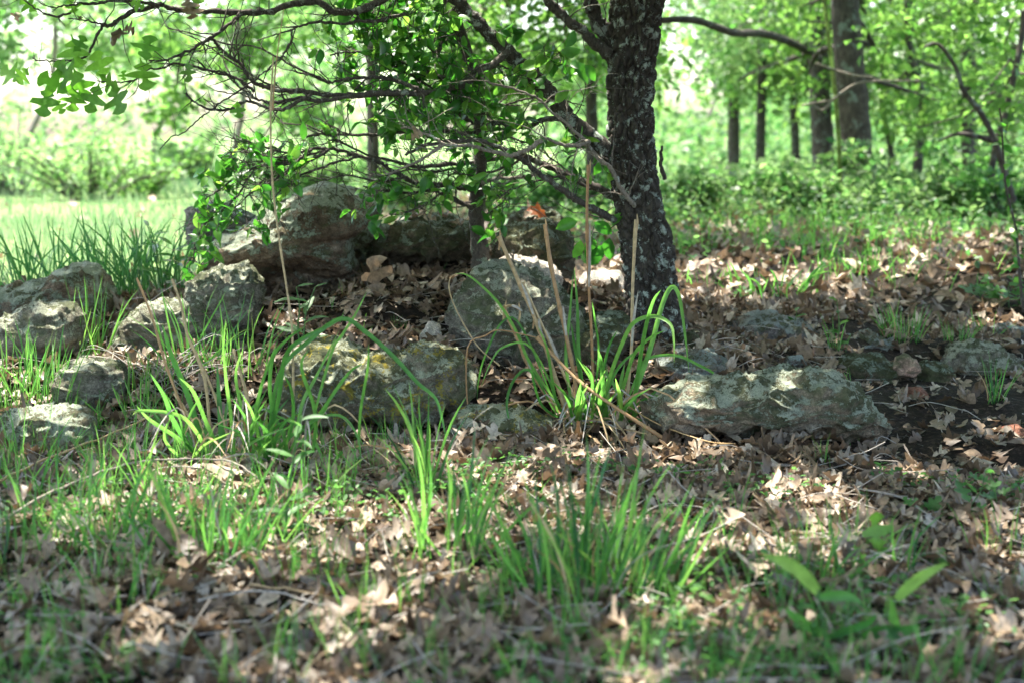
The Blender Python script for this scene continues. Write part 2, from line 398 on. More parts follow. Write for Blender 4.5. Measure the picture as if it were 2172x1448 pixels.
# ------------------------------------------------------------------ rocks
ROCKS = []
def rock(outline, Y, depth, mat, label, nt=110, npz=56, amp=1.0, strat=0.6, pit=1.0, seed=0, sink=.03, name='rock', box=.62, under=0.0):
    o2 = np.array([P(a, b, Y) for a, b in outline]); c = (o2.max(0) + o2.min(0)) / 2
    q = o2[:, [0, 2]] - c[[0, 2]]
    th = np.linspace(0, 2 * np.pi, nt, endpoint=False); r = np.zeros(nt)
    for k, t in enumerate(th):
        dx, dz = math.cos(t), math.sin(t); best = 0
        for a in range(len(q)):
            p0, p1 = q[a], q[(a + 1) % len(q)]; e = p1 - p0; den = dx * e[1] - dz * e[0]
            if abs(den) < 1e-9: continue
            s = (p0[0] * e[1] - p0[1] * e[0]) / den; u = (p0[0] * dz - p0[1] * dx) / den
            if s > 0 and -1e-6 <= u <= 1 + 1e-6: best = max(best, s)
        r[k] = best
    r = np.where(r <= 0, np.roll(r, 1), r)
    r = (np.roll(r, 1) + 2 * r + np.roll(r, -1)) / 4
    ps = np.linspace(-np.pi / 2, np.pi / 2, npz)
    cp = np.cos(ps) ** box; sp = np.sign(ps) * np.abs(np.sin(ps)) ** .85
    TH, PS = np.meshgrid(th, np.arange(npz), indexing='xy')
    X = r[None] * cp[:, None] * np.cos(th)[None]; Z = r[None] * cp[:, None] * np.sin(th)[None]; Yy = depth * sp[:, None] * np.ones(nt)[None]
    if under:                                               # the foot recedes under the front face
        u = sstep(-.05, -.75, Z / max(1e-6, np.abs(q[:, 1].min()))); Yy = np.where(Yy < 0, Yy * (1 - under * u), Yy)
    V = np.stack([X, Yy, Z], -1).reshape(-1, 3)
    size = max(np.ptp(q[:, 0]), np.ptp(q[:, 1]))
    off = np.array([seed * 3.7, seed * 1.3, seed * 2.1])
    low = np.abs(V[:, 2]) < 9
    i = np.arange(npz - 1)[:, None] * nt; j = np.arange(nt)[None]; j2 = (j + 1) % nt
    F = np.stack([i + j, i + j2, i + nt + j2, i + nt + j], -1).reshape(-1, 4)
    me = mesh_np(name, V, [F], mat, smooth=True)
    me.update(); nv = np.zeros(len(V) * 3, np.float32); me.vertex_normals.foreach_get('vector', nv); nv = nv.reshape(-1, 3)
    front = np.clip(1 - np.abs(nv[:, 1]) * 0, 0, 1)
    sc = min(size, .5)
    d = .026 * sc / .3 * fbm((V + off) * 6.5, 2) * np.abs(nv[:, 1]) ** .5
    k1, k2, _ = cells((V * (1, 1, 1.5) + off) * (9 if size < .3 else 6.5) + .15 * fbm((V + off) * 12, 2)[:, None]); d += .034 * min(1, size / .3) * (k1 - .45) * np.clip(.35 + np.abs(nv[:, 1]), 0, 1)
    d += .012 * amp * fbm((V + off) * 14, 4, .64)
    # layered beds
    hh = (V[:, 2] + .22 * V[:, 0]) * 42 + 3.0 * fbm((V + off) * 7, 2)
    d += .009 * strat * (np.abs(((hh / 2) % 1) - .5) * 2) ** .45
    f1, f2, idc = cells((V + off) * 22)
    d -= .010 * pit * sstep(.36, .08, f1) * ((idc % 4) == 0)
    f1, f2, idc = cells((V * (1, 1, 1.8) + off) * 9)
    d -= .013 * pit * sstep(.14, 0, f2 - f1)
    f1, f2, idc = cells((V + off) * 5 + .35 * fbm((V + off) * 14, 2)[:, None])
    d -= .03 * pit * sstep(.34, .0, f1) * ((idc % 4) == 0) * min(1, size / .3)
    d += .0055 * amp * fbm((V + off) * 70, 3, .6)
    V = V + nv * d[:, None]
    me.vertices.foreach_set('co', V.astype(np.float32).ravel()); me.update()
    o = obj(name, me, loc=c); tag(o, label, 'rock'); o.location.z -= 0
    ROCKS.append((c, V, r, depth, o))
    return o
rock([(425, 560), (440, 525), (490, 500), (540, 465), (590, 435), (640, 403), (680, 386), (722, 388), (765, 408), (805, 432), (812, 452), (785, 478), (752, 500), (745, 530), (757, 560), (759, 600), (745, 628), (700, 644), (655, 640), (618, 625), (590, 605), (550, 585), (500, 580), (440, 585)],
     4.85, .26, RM['brown'], 'largest boulder, brown tilted slab with grey lichen at the back of the pile', 230, 110, .85, .6, .45, 1, under=0.7)
rock([(398, 480), (405, 445), (440, 430), (500, 436), (545, 460), (550, 500), (520, 530), (440, 545), (400, 520)], 5.25, .16, RM['sunk'], 'dark grey rock half hidden by leaves behind the left end of the large slab', seed=2)
rock([(398, 612), (418, 584), (465, 568), (512, 565), (540, 586), (549, 622), (552, 662), (543, 702), (525, 728), (480, 740), (430, 740), (395, 720), (385, 660)], 4.42, .16, RM['grey'],
     'upright grey lichen rock below the left end of the large slab', 170, 84, seed=3)
rock([(238, 730), (262, 685), (300, 650), (350, 634), (405, 640), (435, 665), (440, 730), (400, 760), (300, 760), (240, 752)], 4.35, .13, RM['grey'], 'low grey rock behind dry grass, left of the upright grey rock', seed=4)
rock([(-90, 650), (-20, 618), (50, 606), (105, 592), (145, 566), (180, 558), (207, 572), (230, 610), (240, 645), (225, 680), (150, 690), (60, 720), (-80, 720)], 4.6, .17, RM['brown'],
     'pointed brown rock with lichen at the left edge, upper one', 170, 84, 1.1, .8, 1, 5)
rock([(-10, 700), (15, 668), (60, 648), (112, 640), (150, 643), (172, 668), (178, 710), (160, 745), (80, 765), (0, 760)], 4.15, .14, RM['grey'], 'rounded grey rock in front of the pointed brown rock at left', 130, 64, .8, .3, .6, 6)
rock([(118, 812), (135, 783), (165, 768), (210, 762), (252, 768), (268, 795), (268, 850), (200, 870), (130, 865)], 3.88, .10, RM['grey'], 'small round pale rock among dry grass stalks', amp=.7, strat=.3, seed=7, nt=120)
rock([(-20, 910), (5, 880), (45, 865), (100, 860), (155, 868), (195, 890), (208, 912), (190, 950), (100, 965), (-10, 955)], 3.58, .12, RM['slab'], 'low flat lichen rock nearest the camera at the left edge', nt=140, npz=70, seed=8)
rock([(575, 870), (590, 800), (615, 748), (655, 728), (705, 728), (760, 742), (800, 752), (840, 756), (872, 745), (895, 724), (940, 734), (978, 752), (1002, 785), (1008, 830), (990, 858), (955, 872), (925, 888), (890, 912), (860, 935), (780, 950), (680, 950), (600, 930)],
     3.86, .15, RM['ochre'], 'wide green rock with ochre yellow lichen, front centre', 230, 110, 1.2, .5, 1.3, 9, under=0.75)
rock([(955, 690), (958, 655), (982, 618), (998, 592), (1012, 568), (1060, 562), (1105, 572), (1150, 588), (1188, 610), (1212, 640), (1232, 665), (1245, 720), (1240, 790), (1180, 830), (1090, 830), (1015, 790), (968, 740)],
     4.25, .20, RM['grey'], 'tall lichen boulder with a sunlit top behind the central grass clump', 220, 104, 1.2, .5, 1.2, 10)
rock([(1200, 700), (1235, 676), (1280, 668), (1318, 668), (1334, 686), (1330, 725), (1300, 775), (1220, 790)], 4.2, .12, RM['dark'], 'dark brown rock against the right side of the tall lichen boulder', seed=11)
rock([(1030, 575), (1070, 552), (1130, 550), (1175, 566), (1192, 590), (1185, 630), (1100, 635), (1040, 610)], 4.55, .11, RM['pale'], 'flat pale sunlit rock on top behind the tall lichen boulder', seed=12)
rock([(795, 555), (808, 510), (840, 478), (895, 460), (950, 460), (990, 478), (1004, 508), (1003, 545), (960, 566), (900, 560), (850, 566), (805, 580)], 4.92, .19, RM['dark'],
     'dark shaded rock with a hollow under it, right of the large slab', 170, 84, 1.1, .9, 1.2, 13, under=0.9)
rock([(735, 600), (738, 520), (760, 480), (800, 470), (840, 490), (850, 560), (840, 620), (750, 630)], 5.2, .14, RM['dark'], 'added dark filler standing in for the shaded void between the large slab and the dark shaded rock', 80, 40, seed=40)  # filler added behind the gap so the shaded void reads dark
rock([(1045, 520), (1068, 485), (1110, 474), (1170, 470), (1205, 490), (1218, 530), (1215, 600), (1190, 640), (1160, 600), (1110, 560), (1050, 560)], 4.8, .16, RM['dark'], 'dark block leaning behind the small tree trunk on its right', 140, 70, 1, .6, 1, 14, under=0.7)
rock([(1075, 485), (1085, 458), (1120, 442), (1158, 438), (1185, 455), (1195, 480), (1180, 500), (1090, 500)], 5.1, .12, RM['dark'], 'dark rock capping the back of the pile under a rust coloured leaf', seed=15)
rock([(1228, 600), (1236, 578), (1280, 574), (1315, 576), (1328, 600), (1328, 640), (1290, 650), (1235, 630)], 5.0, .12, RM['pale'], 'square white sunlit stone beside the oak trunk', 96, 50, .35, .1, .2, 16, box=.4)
rock([(1355, 862), (1375, 835), (1425, 815), (1470, 798), (1530, 794), (1600, 796), (1640, 785), (1700, 778), (1762, 781), (1800, 797), (1832, 822), (1845, 850), (1872, 870), (1896, 905), (1888, 940), (1860, 965), (1810, 958), (1740, 940), (1670, 912), (1600, 925), (1500, 940), (1400, 930), (1360, 900)],
     3.76, .17, RM['slab'], 'long flat layered slab right of the grass clump', 250, 110, .9, 2.0, 1.0, 17, under=0.9)
rock([(1375, 800), (1395, 765), (1450, 746), (1515, 748), (1545, 775), (1548, 810), (1480, 830), (1390, 830)], 4.08, .12, RM['sunk'], 'small mossy rock just behind the long flat slab', seed=18)
rock([(1545, 695), (1580, 672), (1640, 666), (1700, 680), (1748, 705), (1745, 735), (1640, 745), (1560, 730)], 4.8, .16, RM['sunk'], 'flat stone with a pale edge sunk in litter right of the oak', seed=19, strat=1)
rock([(1785, 745), (1800, 718), (1845, 707), (1885, 716), (1912, 742), (1905, 770), (1800, 775)], 4.72, .11, RM['sunk'], 'low bluish grey stone behind the pink stone', seed=20)
rock([(1755, 800), (1775, 768), (1815, 755), (1870, 758), (1915, 776), (1920, 815), (1860, 840), (1770, 835)], 4.4, .13, RM['dark'], 'brown mossy stone left of the pink stone', seed=21)
rock([(1893, 780), (1900, 757), (1922, 749), (1945, 765), (1952, 785), (1930, 798), (1900, 797)], 4.33, .04, RM['pink'], 'small pink rounded stone among sunken rocks', 64, 34, .5, .1, .3, 22)
rock([(1980, 780), (2010, 740), (2065, 721), (2115, 735), (2160, 772), (2190, 810), (2080, 830), (1990, 815)], 4.62, .16, RM['grey'], 'domed grey rock at the right edge behind weeds', seed=23)
rock([(1925, 815), (1945, 778), (1990, 768), (2025, 785), (2035, 815), (1980, 835)], 4.4, .09, RM['dark'], 'squat brown stone right of the pink stone', 80, 40, seed=24)
rock([(1890, 1060), (1915, 1030), (1970, 1020), (2040, 1030), (2085, 1060), (2070, 1095), (1950, 1100)], 3.3, .13, RM['sunk'], 'flat grey stone sunk in bare soil at lower right', seed=25)
rock([(1912, 838), (1925, 822), (1955, 822), (1972, 838), (1965, 856), (1925, 858)], 4.12, .04, RM['red'], 'small red stone below the pink stone', 60, 30, .5, .1, .3, 26)
rock([(2118, 925), (2130, 906), (2160, 902), (2185, 915), (2180, 940), (2130, 942)], 3.75, .05, RM['red'], 'reddish stone on bare soil at the right edge', 60, 30, .5, .1, .3, 27)
rock([(945, 915), (970, 878), (1030, 864), (1100, 868), (1165, 885), (1190, 915), (1150, 950), (960, 950)], 3.72, .10, RM['ochre'], 'low green rock between the ochre lichen rock and the grass clump', seed=28)
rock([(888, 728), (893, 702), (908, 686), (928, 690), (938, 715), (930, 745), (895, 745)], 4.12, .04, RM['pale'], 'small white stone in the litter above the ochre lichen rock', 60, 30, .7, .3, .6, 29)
rock([(1425, 745), (1440, 715), (1462, 708), (1485, 722), (1492, 750), (1450, 762)], 4.3, .05, RM['dark'], 'small mossy stone at the foot of the oak', 70, 34, seed=30)
rock([(1660, 775), (1670, 755), (1700, 752), (1715, 770), (1700, 785)], 4.25, .03, RM['sunk'], 'small blue grey stone behind the long flat slab', 48, 24, .5, .2, .4, 31)
rock([(1015, 830), (1050, 800), (1110, 800), (1160, 825), (1180, 870), (1100, 880), (1020, 870)], 3.98, .10, RM['grey'], 'pale low rock at the foot of the tall lichen boulder', seed=32)
rock([(2100, 700), (2120, 690), (2160, 692), (2190, 712), (2150, 735), (2105, 730)], 5.0, .08, RM['sunk'], 'low grey stone behind the domed rock at right', 60, 30, seed=33)

# ------------------------------------------------------------------ leaf shapes
def oak_leaf(nst=10, seed=0, curl=.35, lobes=1.0):
    """lobed leaf, unit length along +Y, three columns of points: left edge, midrib, right edge"""
    r = np.random.default_rng(seed)
    if nst == 7:
        ox = np.array([.012, .16, .21, .09, .38, .34, .15, .20, .0]); oy = np.array([0, .18, .32, .40, .56, .68, .70, .88, 1.0])
    else:
        ox = np.array([.012, .03, .13, .25, .22, .07, .20, .43, .46, .33, .09, .12, .26, .16, .0])
        oy = np.array([0, .12, .20, .27, .34, .40, .44, .50, .60, .64, .66, .74, .84, .94, 1.0])
    def side():
        k = 1 + .14 * r.normal(size=len(ox)); x = ox * k * lobes + (1 - lobes) * .2 * np.sin(np.pi * oy); y = oy + .018 * r.normal(size=len(oy)); y[0] = 0; y[-1] = 1; return x, y
    t = np.linspace(0, 1, len(ox)); t = .5 * t + .5 * np.maximum.accumulate(oy)
    a = curl * r.normal(); b = curl * r.normal(); c = curl * (.5 + r.random()); ph = r.random() * 6; bend = .10 * r.normal()
    def lift(u): return .20 * a * (u - .5) ** 2 * 4 + .08 * b * np.sin(u * 6)
    mid = np.stack([bend * np.sin(t * 3), t, lift(t)], 1)
    x1, y1 = side(); x2, y2 = side()
    L = np.stack([-x1 + bend * np.sin(y1 * 3), y1, lift(y1) + c * x1 * 1.1 + .22 * curl * x1 * np.sin(y1 * 14 + ph)], 1)
    Rr = np.stack([x2 + bend * np.sin(y2 * 3), y2, lift(y2) + c * x2 * r.uniform(-.8, 1.4) + .22 * curl * x2 * np.cos(y2 * 12 + ph)], 1)
    V = np.stack([L, mid, Rr], 1).reshape(-1, 3)
    n = len(t); i = np.arange(n - 1)[:, None] * 3; j = np.array([[0, 1]])
    F = np.stack([i + j, i + j + 1, i + j + 4, i + j + 3], -1).reshape(-1, 4)
    return V, F
def flat_leaf(seed=0, wid=.26, curl=.2, n=7):
    """pointed oval leaf with a folded midrib, unit length along +Y"""
    r = np.random.default_rng(seed + 50); t = np.linspace(0, 1, n); w = wid * np.sin(np.pi * t ** .85) ** .8 * (1 + .06 * r.normal(size=n)); w[0] = .012; w[-1] = .0
    mid = np.stack([.05 * np.sin(t * 3.0 + r.random() * 6), t, -curl * t ** 2 * r.uniform(.3, 1.3)], 1)
    up = w * r.uniform(.2, .6)
    V = np.stack([mid + np.stack([-w, 0 * w, up], 1), mid, mid + np.stack([w, 0 * w, up], 1)], 1).reshape(-1, 3)
    i = np.arange(n - 1)[:, None] * 3; j = np.array([[0, 1]])
    F = np.stack([i + j, i + j + 1, i + j + 4, i + j + 3], -1).reshape(-1, 4)
    return V, F
QUADLEAF = (np.array([[0, 0, 0], [.30, .45, .07], [0, 1, -.08], [-.30, .45, .07]], float), np.array([[0, 1, 2, 3]]))
HEXLEAF = (np.array([[0, 0, 0], [.26, .25, .06], [.24, .7, .04], [0, 1, -.1], [-.24, .7, .04], [-.26, .25, .06]], float), np.array([[0, 1, 2, 3], [0, 3, 4, 5]]))

def cloud(pos, size, up=.3, tmpl=QUADLEAF, jitter=.35):
    n = len(pos); nrm = rng.normal(size=(n, 3)); nrm[:, 2] = np.abs(nrm[:, 2]) + up
    Mx = rot_mats(nrm, rng.uniform(0, 6.28, n), size * rng.uniform(1 - jitter, 1 + jitter, n))
    V, F = inst(tmpl[0], tmpl[1], np.asarray(pos), Mx)
    return V, F, np.repeat(rng.random(n), len(tmpl[1]))
def clumps(centers, radii, n, flat=.7):
    """points in uneven clumps round the centres"""
    centers = np.asarray(centers); radii = np.broadcast_to(radii, (len(centers),))
    k = rng.integers(0, len(centers), n); d = rng.normal(size=(n, 3)); d /= np.linalg.norm(d, axis=1)[:, None]
    rr = radii[k] * rng.random(n) ** .45
    return centers[k] + d * rr[:, None] * (1, 1, flat)

# ------------------------------------------------------------------ leaf litter
def litter_weight(x, y):
    n = fbm(np.stack([x * 1.3, y * 1.3, 0 * x + 9], 1), 3)
    w = .75 + .6 * n
    w = w * np.where((x > .22 * y + .02) & (y > 3.15) & (y < 4.9), .22 + .5 * (y < 3.4), 1)            # bare soil along the path on the right
    w = w * np.where((x < -.9) & (y > 4.9), .01, 1)                        # grass behind the left rocks
    w = w * np.where((y < 2.9), .8, 1)
    return np.clip(w, .0, 1.2)
def scatter_ground(n, y0, y1, wfun, xr=.42):
    u = rng.random(n * 3); y = np.sqrt(y0 ** 2 + u * (y1 ** 2 - y0 ** 2)); x = y * rng.uniform(-xr, xr, n * 3)
    keep = rng.random(n * 3) < wfun(x, y) / 1.2
    return x[keep][:n], y[keep][:n]
tmplA = [oak_leaf(10, s, .8) for s in range(10)]
tmplB = [oak_leaf(7, s + 30, [.5, .8, 1.3][s % 3], [.6, 1.0, .8, 1.15][s % 4]) for s in range(16)] + [flat_leaf(s, .28, .5, 6) for s in range(6)]
MBl = MB()
def litter(n, y0, y1, size, tm, layer=.02, tilt=.55):
    x, y = scatter_ground(n, y0, y1, litter_weight)
    z = ground_z(x, y) + rng.random(len(x)) ** 1.5 * layer + .003
    nr = rng.normal(size=(len(x), 3)) * tilt; nr[:, 2] = 1
    Mx = rot_mats(nr, rng.uniform(0, 6.28, len(x)), size * rng.uniform(.55, 1.25, len(x)))
    pos = np.stack([x, y, z], 1); kind = rng.integers(0, len(tm), len(x)); tints = rng.random(len(x))
    for k, (TV, TF) in enumerate(tm):
        s = kind == k
        V, F = inst(TV, TF, pos[s], Mx[s]); MBl.add(V, F, np.repeat(tints[s], len(TF)))
litter(6800, 1.75, 3.2, .043, tmplB, .010, .36)
litter(5000, 1.75, 5.0, .026, tmplB, .006, .6)
litter(10500, 3.1, 5.3, .052, tmplB, .014, .4)
litter(7000, 5.2, 12, .085, tmplB, .03)
lo = obj('leaf_litter', MBl.mesh('leaf_litter', M['dead'])); tag(lo, 'brown dead oak leaves covering the ground between the rocks', 'leaf litter', kind='stuff')
# the leaves that show largest, each by itself
LM = [mesh_np('dead_leaf', V, [F], M['dead']) for V, F in tmplA]
def place_leaf(me, p, nrm, spin, size, label='curled brown dead oak leaf lying loose on top of the leaf litter', group='dead oak leaves on the forest floor', name='dead_leaf'):
    Mx = rot_mats(np.array([nrm], float), np.array([spin]), np.array([size]))[0]
    o = bpy.data.objects.new(name, me); COL.objects.link(o)
    o.matrix_world = Matrix([[*Mx[0], p[0]], [*Mx[1], p[1]], [*Mx[2], p[2]], [0, 0, 0, 1]])
    tag(o, label, 'dead leaf', group); return o
nl = 0
while nl < 285:
    px = rng.uniform(20, 2150); py = rng.uniform(560, 1430) if rng.random() < .3 else rng.uniform(920, 1430)
    g = G(px, py)
    if g[1] > 5.4 or (px > 1850 and rng.random() < .4) or (px < 400 and py < 850): continue
    nr = rng.normal(size=3) * .33; nr[2] = 1
    place_leaf(LM[nl % 10], (g[0], g[1], g[2] + .022 + .012 * rng.random()), nr, rng.uniform(0, 6.28), rng.uniform(.045, .076)); nl += 1
# a few leaves with a place of their own
sp = P(795, 592, 4.32)
place_leaf(mesh_np('standing_dead_leaf', *(lambda a: (a[0] - (0, .5, 0), [a[1]]))(oak_leaf(10, 3, .9)), M['dead']), sp, (.35, -1, .3), .25, .125, 'large tan lobed oak leaf standing upright below the dark shaded rock', None, 'standing_dead_leaf')
rl = mesh_np('rust_leaf', *(lambda a: (a[0] - (0, .5, 0), [a[1]]))(oak_leaf(10, 5, .9, .5)), M['deadred'])
place_leaf(rl, P(1138, 455, 4.95), (-.2, -1, .5), 1.2, .085, 'rust red curled leaf on top of the dark rear rock', None, 'rust_leaf')
for (px, py, Y, s) in [(1105, 460, 4.98, .07), (1090, 470, 4.97, .06), (1160, 462, 4.98, .06), (870, 455, 4.9, .06), (905, 452, 4.88, .07), (940, 455, 4.88, .06), (975, 468, 4.85, .06), (890, 462, 4.83, .06),
                       (1195, 590, 4.5, .05), (1080, 560, 4.3, .04)]:
    place_leaf(LM[int(rng.integers(10))], P(px, py, Y), (rng.normal() * .4, -.5, 1), rng.uniform(0, 6), s, 'brown dead leaf caught on top of the rear rocks', 'dead leaves lying on the rear rocks')

# ------------------------------------------------------------------ trees: branches
def branch_pts(px, Y0, Y1, n=6, jit=1.2):
    m = len(px); Ys = np.linspace(Y0, Y1, m)
    pts = np.array([P(a, b, y) for (a, b), y in zip(px, Ys)])
    C = crom(pts, n)
    C[1:-1] += rng.normal(size=(len(C) - 2, 3)) * jit * mpp(4.3) * .7
    return C
def twig(mb, p, d, L, r0, depth=1, ends=None, ns=5, wob=.5):
    n = max(4, int(L / .014)); C = [np.array(p, float)]; d = np.array(d, float); d /= np.linalg.norm(d)
    for k in range(n):
        d = d + rng.normal(size=3) * wob * .32 + np.array([0, 0, .02]); d /= np.linalg.norm(d)
        C.append(C[-1] + d * L / n)
        if depth > 0 and rng.random() < .20:
            dd = d + rng.normal(size=3) * .8; twig(mb, C[-1], dd, L * rng.uniform(.2, .55), r0 * (1 - k / n * .6) * .7, depth - 1, ends, ns, wob)
    C = np.array(C); rad = r0 * np.linspace(1, .35, len(C)) * (1 + .18 * rng.random(len(C)))
    tube(mb, C, rad, ns, rng.random())
    if ends is not None: ends.append((C, rad))
    return C
def add_branch(root, px, w0, w1, Y0, Y1, mat, ntw=0, twl=(.05, .2), jit=1.3, depth=1, name='branch', downup=0.0, label=None, side=None, ends=None, ns=9):
    C = branch_pts(px, Y0, Y1, 6, jit); n = len(C)
    w = 1.08 * np.linspace(w0, w1, n) * mpp((Y0 + Y1) / 2) / 2 * (1 + .10 * rng.normal(size=n))
    mb = MB(); tube(mb, C, np.maximum(w, .0009), ns, .3, .07)
    org = C[0]; o = obj(name, mb.mesh(name, mat, True, org), root, Vector(org) - root.location)
    if label: o['label'] = label
    if ntw:
        tb = MB()
        for _ in range(ntw):
            k = int(rng.integers(2, n)); T = C[min(k, n - 1)] - C[max(k - 1, 0)]; T /= np.linalg.norm(T) + 1e-9
            d = T * .9 + rng.normal(size=3) * np.array([.8, .45, .8]) + np.array([0, 0, downup])
            L = rng.uniform(*twl) * 1.25
            twig(tb, C[k], d, L, min(w[k] * .55, rng.uniform(.0014, .0026)), depth, ends)
        t = obj('twigs', tb.mesh('twigs', mat, True, org), o); t['kind'] = 'stuff'
    return C
SK = []                                                     # skeleton points where leaf sprigs attach
# ---- the oak with the dark fissured trunk
base = P(1385, 705, 4.4)
oak = thing('oak_tree', 'large oak with black fissured bark and pale lichen right of the rock pile', 'tree', base)
tr_px = [(1392, 800, 150), (1390, 735, 140), (1385, 690, 124), (1381, 640, 112), (1376, 580, 110), (1368, 500, 112), (1352, 420, 104), (1342, 330, 96), (1338, 240, 96), (1340, 150, 100), (1346, 70, 106), (1350, 0, 110), (1352, -90, 110), (1350, -300, 104), (1330, -700, 90), (1340, -1100, 70)]
tp = np.array([P(a, b, 4.4) for a, b, _ in tr_px]); C = crom(tp, 40)
wid = np.interp(np.linspace(0, len(tr_px) - 1, len(C)), np.arange(len(tr_px)), [w for *_, w in tr_px]) * mpp(4.4) / 2 * .92
# even spacing along the trunk
s = np.concatenate([[0], np.cumsum(np.linalg.norm(np.diff(C, axis=0), axis=1))]); top_vis = 1.35
ss = np.concatenate([np.arange(0, top_vis, .0032), np.arange(top_vis, s[-1], .02)])
C = np.stack([np.interp(ss, s, C[:, k]) for k in range(3)], 1); wid = np.interp(ss, s, wid)
ns = 190; a = np.linspace(0, 2 * np.pi, ns, endpoint=False)
A, Sx = np.meshgrid(a, ss)
flare = 1 + .20 * np.exp(-ss / .12)[:, None] + .24 * np.exp(-ss / .18)[:, None] * (np.cos(3 * A + 1) + .5 * np.cos(5 * A))
q = np.stack([np.cos(A) * .075, np.sin(A) * .075, Sx * .48], -1).reshape(-1, 3)
qw = q + .010 * np.stack([fbm(q * 30, 2), fbm(q * 30 + 7, 2), fbm(q * 30 + 13, 2)], 1)
f1, f2, idc = cells(qw * 44)
g1, g2, _ = cells(qw * (24, 24, 12))
d = .015 * sstep(.03, .30, f2 - f1) + .006 * sstep(0, .25, g2 - g1) + .006 * (idc % 7) / 7 + .0035 * fbm(q * 120, 3) - .014
rad = (wid[:, None] * flare).ravel() + d
V = np.repeat(C, ns, 0) + np.stack([np.cos(A).ravel() * rad, np.sin(A).ravel() * rad, 0 * rad], 1)
i = np.arange(len(C) - 1)[:, None] * ns; j = np.arange(ns)[None]; j2 = (j + 1) % ns
F = np.stack([i + j, i + j2, i + ns + j2, i + ns + j], -1).reshape(-1, 4)
obj('trunk', mesh_np('trunk', V - base, [F], M['oakbark'], smooth=True), oak)
B = lambda *a, **k: add_branch(oak, *a, **k)
br = M['branch']
SK.append(B([(1310, 345), (1298, 336), (1271, 309), (1238, 282), (1204, 249), (1171, 205), (1137, 168), (1103, 138), (1070, 104), (1036, 71), (1013, 47), (986, 20), (960, -10), (900, -70), (820, -130)], 40, 20, 4.4, 4.3, M['oakbark'], 10))
B([(1320, 150), (1305, 131), (1285, 111), (1255, 87), (1234, 64), (1211, 50), (1184, 24), (1160, 0), (1120, -50)], 26, 15, 4.4, 4.3, br, 6)
B([(1315, 125), (1296, 99), (1278, 67), (1265, 40), (1257, 17), (1251, 0), (1240, -60)], 34, 26, 4.42, 4.4, M['oakbark'], 2)
B([(1345, 436), (1335, 424), (1315, 397), (1298, 360), (1271, 339), (1251, 316), (1238, 296), (1218, 279), (1197, 259), (1171, 239), (1147, 215), (1124, 202), (1087, 188), (1036, 175), (1019, 165)], 10, 3, 4.33, 4.15, M['deadbranch'], 14, label='bleached bare branch curving off the trunk')
B([(1251, 300), (1241, 303), (1224, 309), (1197, 308), (1171, 299), (1154, 292)], 10, 5, 4.2, 4.15, M['deadbranch'], 4)
SK.append(B([(1325, 478), (1302, 467), (1271, 450), (1238, 434), (1204, 410), (1171, 387), (1137, 363), (1103, 336), (1070, 318), (1020, 300), (960, 300), (900, 310), (860, 330)], 16, 6, 4.38, 4.15, br, 12))
SK.append(B([(1330, 425), (1302, 417), (1271, 400), (1238, 387), (1204, 373), (1171, 356), (1137, 343), (1113, 333), (1060, 335), (1000, 345), (940, 350), (890, 355), (840, 345), (780, 330)], 18, 6, 4.5, 4.6, br, 16))
SK.append(B([(1150, 297), (1124, 316), (1100, 326), (1080, 331), (1056, 324), (1029, 318), (996, 309), (966, 309), (942, 306), (929, 299), (915, 289), (892, 282), (875, 272), (850, 270)], 10, 4, 4.1, 4.1, M['deadbranch'], 16, twl=(.04, .12), label='pale lichen crusted dead branch'))
B([(942, 306), (915, 326), (888, 343), (861, 353), (834, 366), (800, 372)], 8, 2, 4.1, 4.1, M['deadbranch'], 10, twl=(.03, .08))
SK.append(B([(1200, 250), (1154, 255), (1127, 267), (1097, 271), (1050, 262), (1000, 282), (935, 279), (868, 279), (811, 286), (750, 286), (700, 287), (680, 285), (650, 292)], 11, 4, 4.35, 4.5, br, 18))
# the long bare branches reaching left
SK.append(B([(1080, 110), (1040, 140), (990, 175), (940, 192), (902, 198), (861, 198), (818, 198), (767, 202), (734, 202), (700, 203), (649, 195), (605, 193), (571, 187), (551, 180), (538, 175), (524, 158), (508, 134), (487, 121), (467, 104), (457, 91), (447, 81)], 15, 5, 4.3, 4.1, br, 34, twl=(.04, .16)))
SK.append(B([(898, 195), (868, 182), (834, 170), (801, 165), (767, 165), (734, 168), (700, 175), (672, 161), (639, 156), (622, 151)], 9, 3, 4.25, 4.2, br, 14, twl=(.03, .12)))
B([(750, 203), (730, 208), (672, 215), (639, 208), (605, 215), (571, 218), (538, 208), (504, 181), (487, 161), (460, 152), (437, 148)], 9, 3, 4.15, 4.05, br, 26, twl=(.03, .12))
B([(660, 200), (629, 218), (605, 232), (578, 232), (538, 218), (511, 218), (487, 232), (454, 235), (420, 222), (400, 208), (395, 198)], 8, 3, 4.12, 4.0, br, 20, twl=(.02, .08))
B([(540, 195), (524, 181), (500, 166), (470, 158), (437, 148), (403, 139), (370, 136), (350, 143), (316, 148), (296, 158), (286, 171), (262, 175), (235, 175), (205, 172)], 6, 2.4, 4.1, 4.0, br, 20, twl=(.02, .08))
B([(900, -45), (820, -5), (770, 20), (716, 27), (672, 5), (618, 10), (571, 25), (511, 27), (437, 24), (397, 24), (363, 17), (336, 10), (313, 18), (282, 25), (255, 40), (235, 54), (215, 52)], 15, 7, 4.25, 4.05, br, 30, twl=(.03, .13))
B([(225, 52), (215, 58), (202, 84), (192, 108), (178, 121), (151, 128), (118, 130), (81, 128), (69, 123)], 6, 2.4, 4.05, 4.0, br, 8, twl=(.02, .05))
B([(225, 52), (205, 50), (181, 44), (145, 40)], 5, 2, 4.05, 4.0, br, 6, twl=(.02, .05))
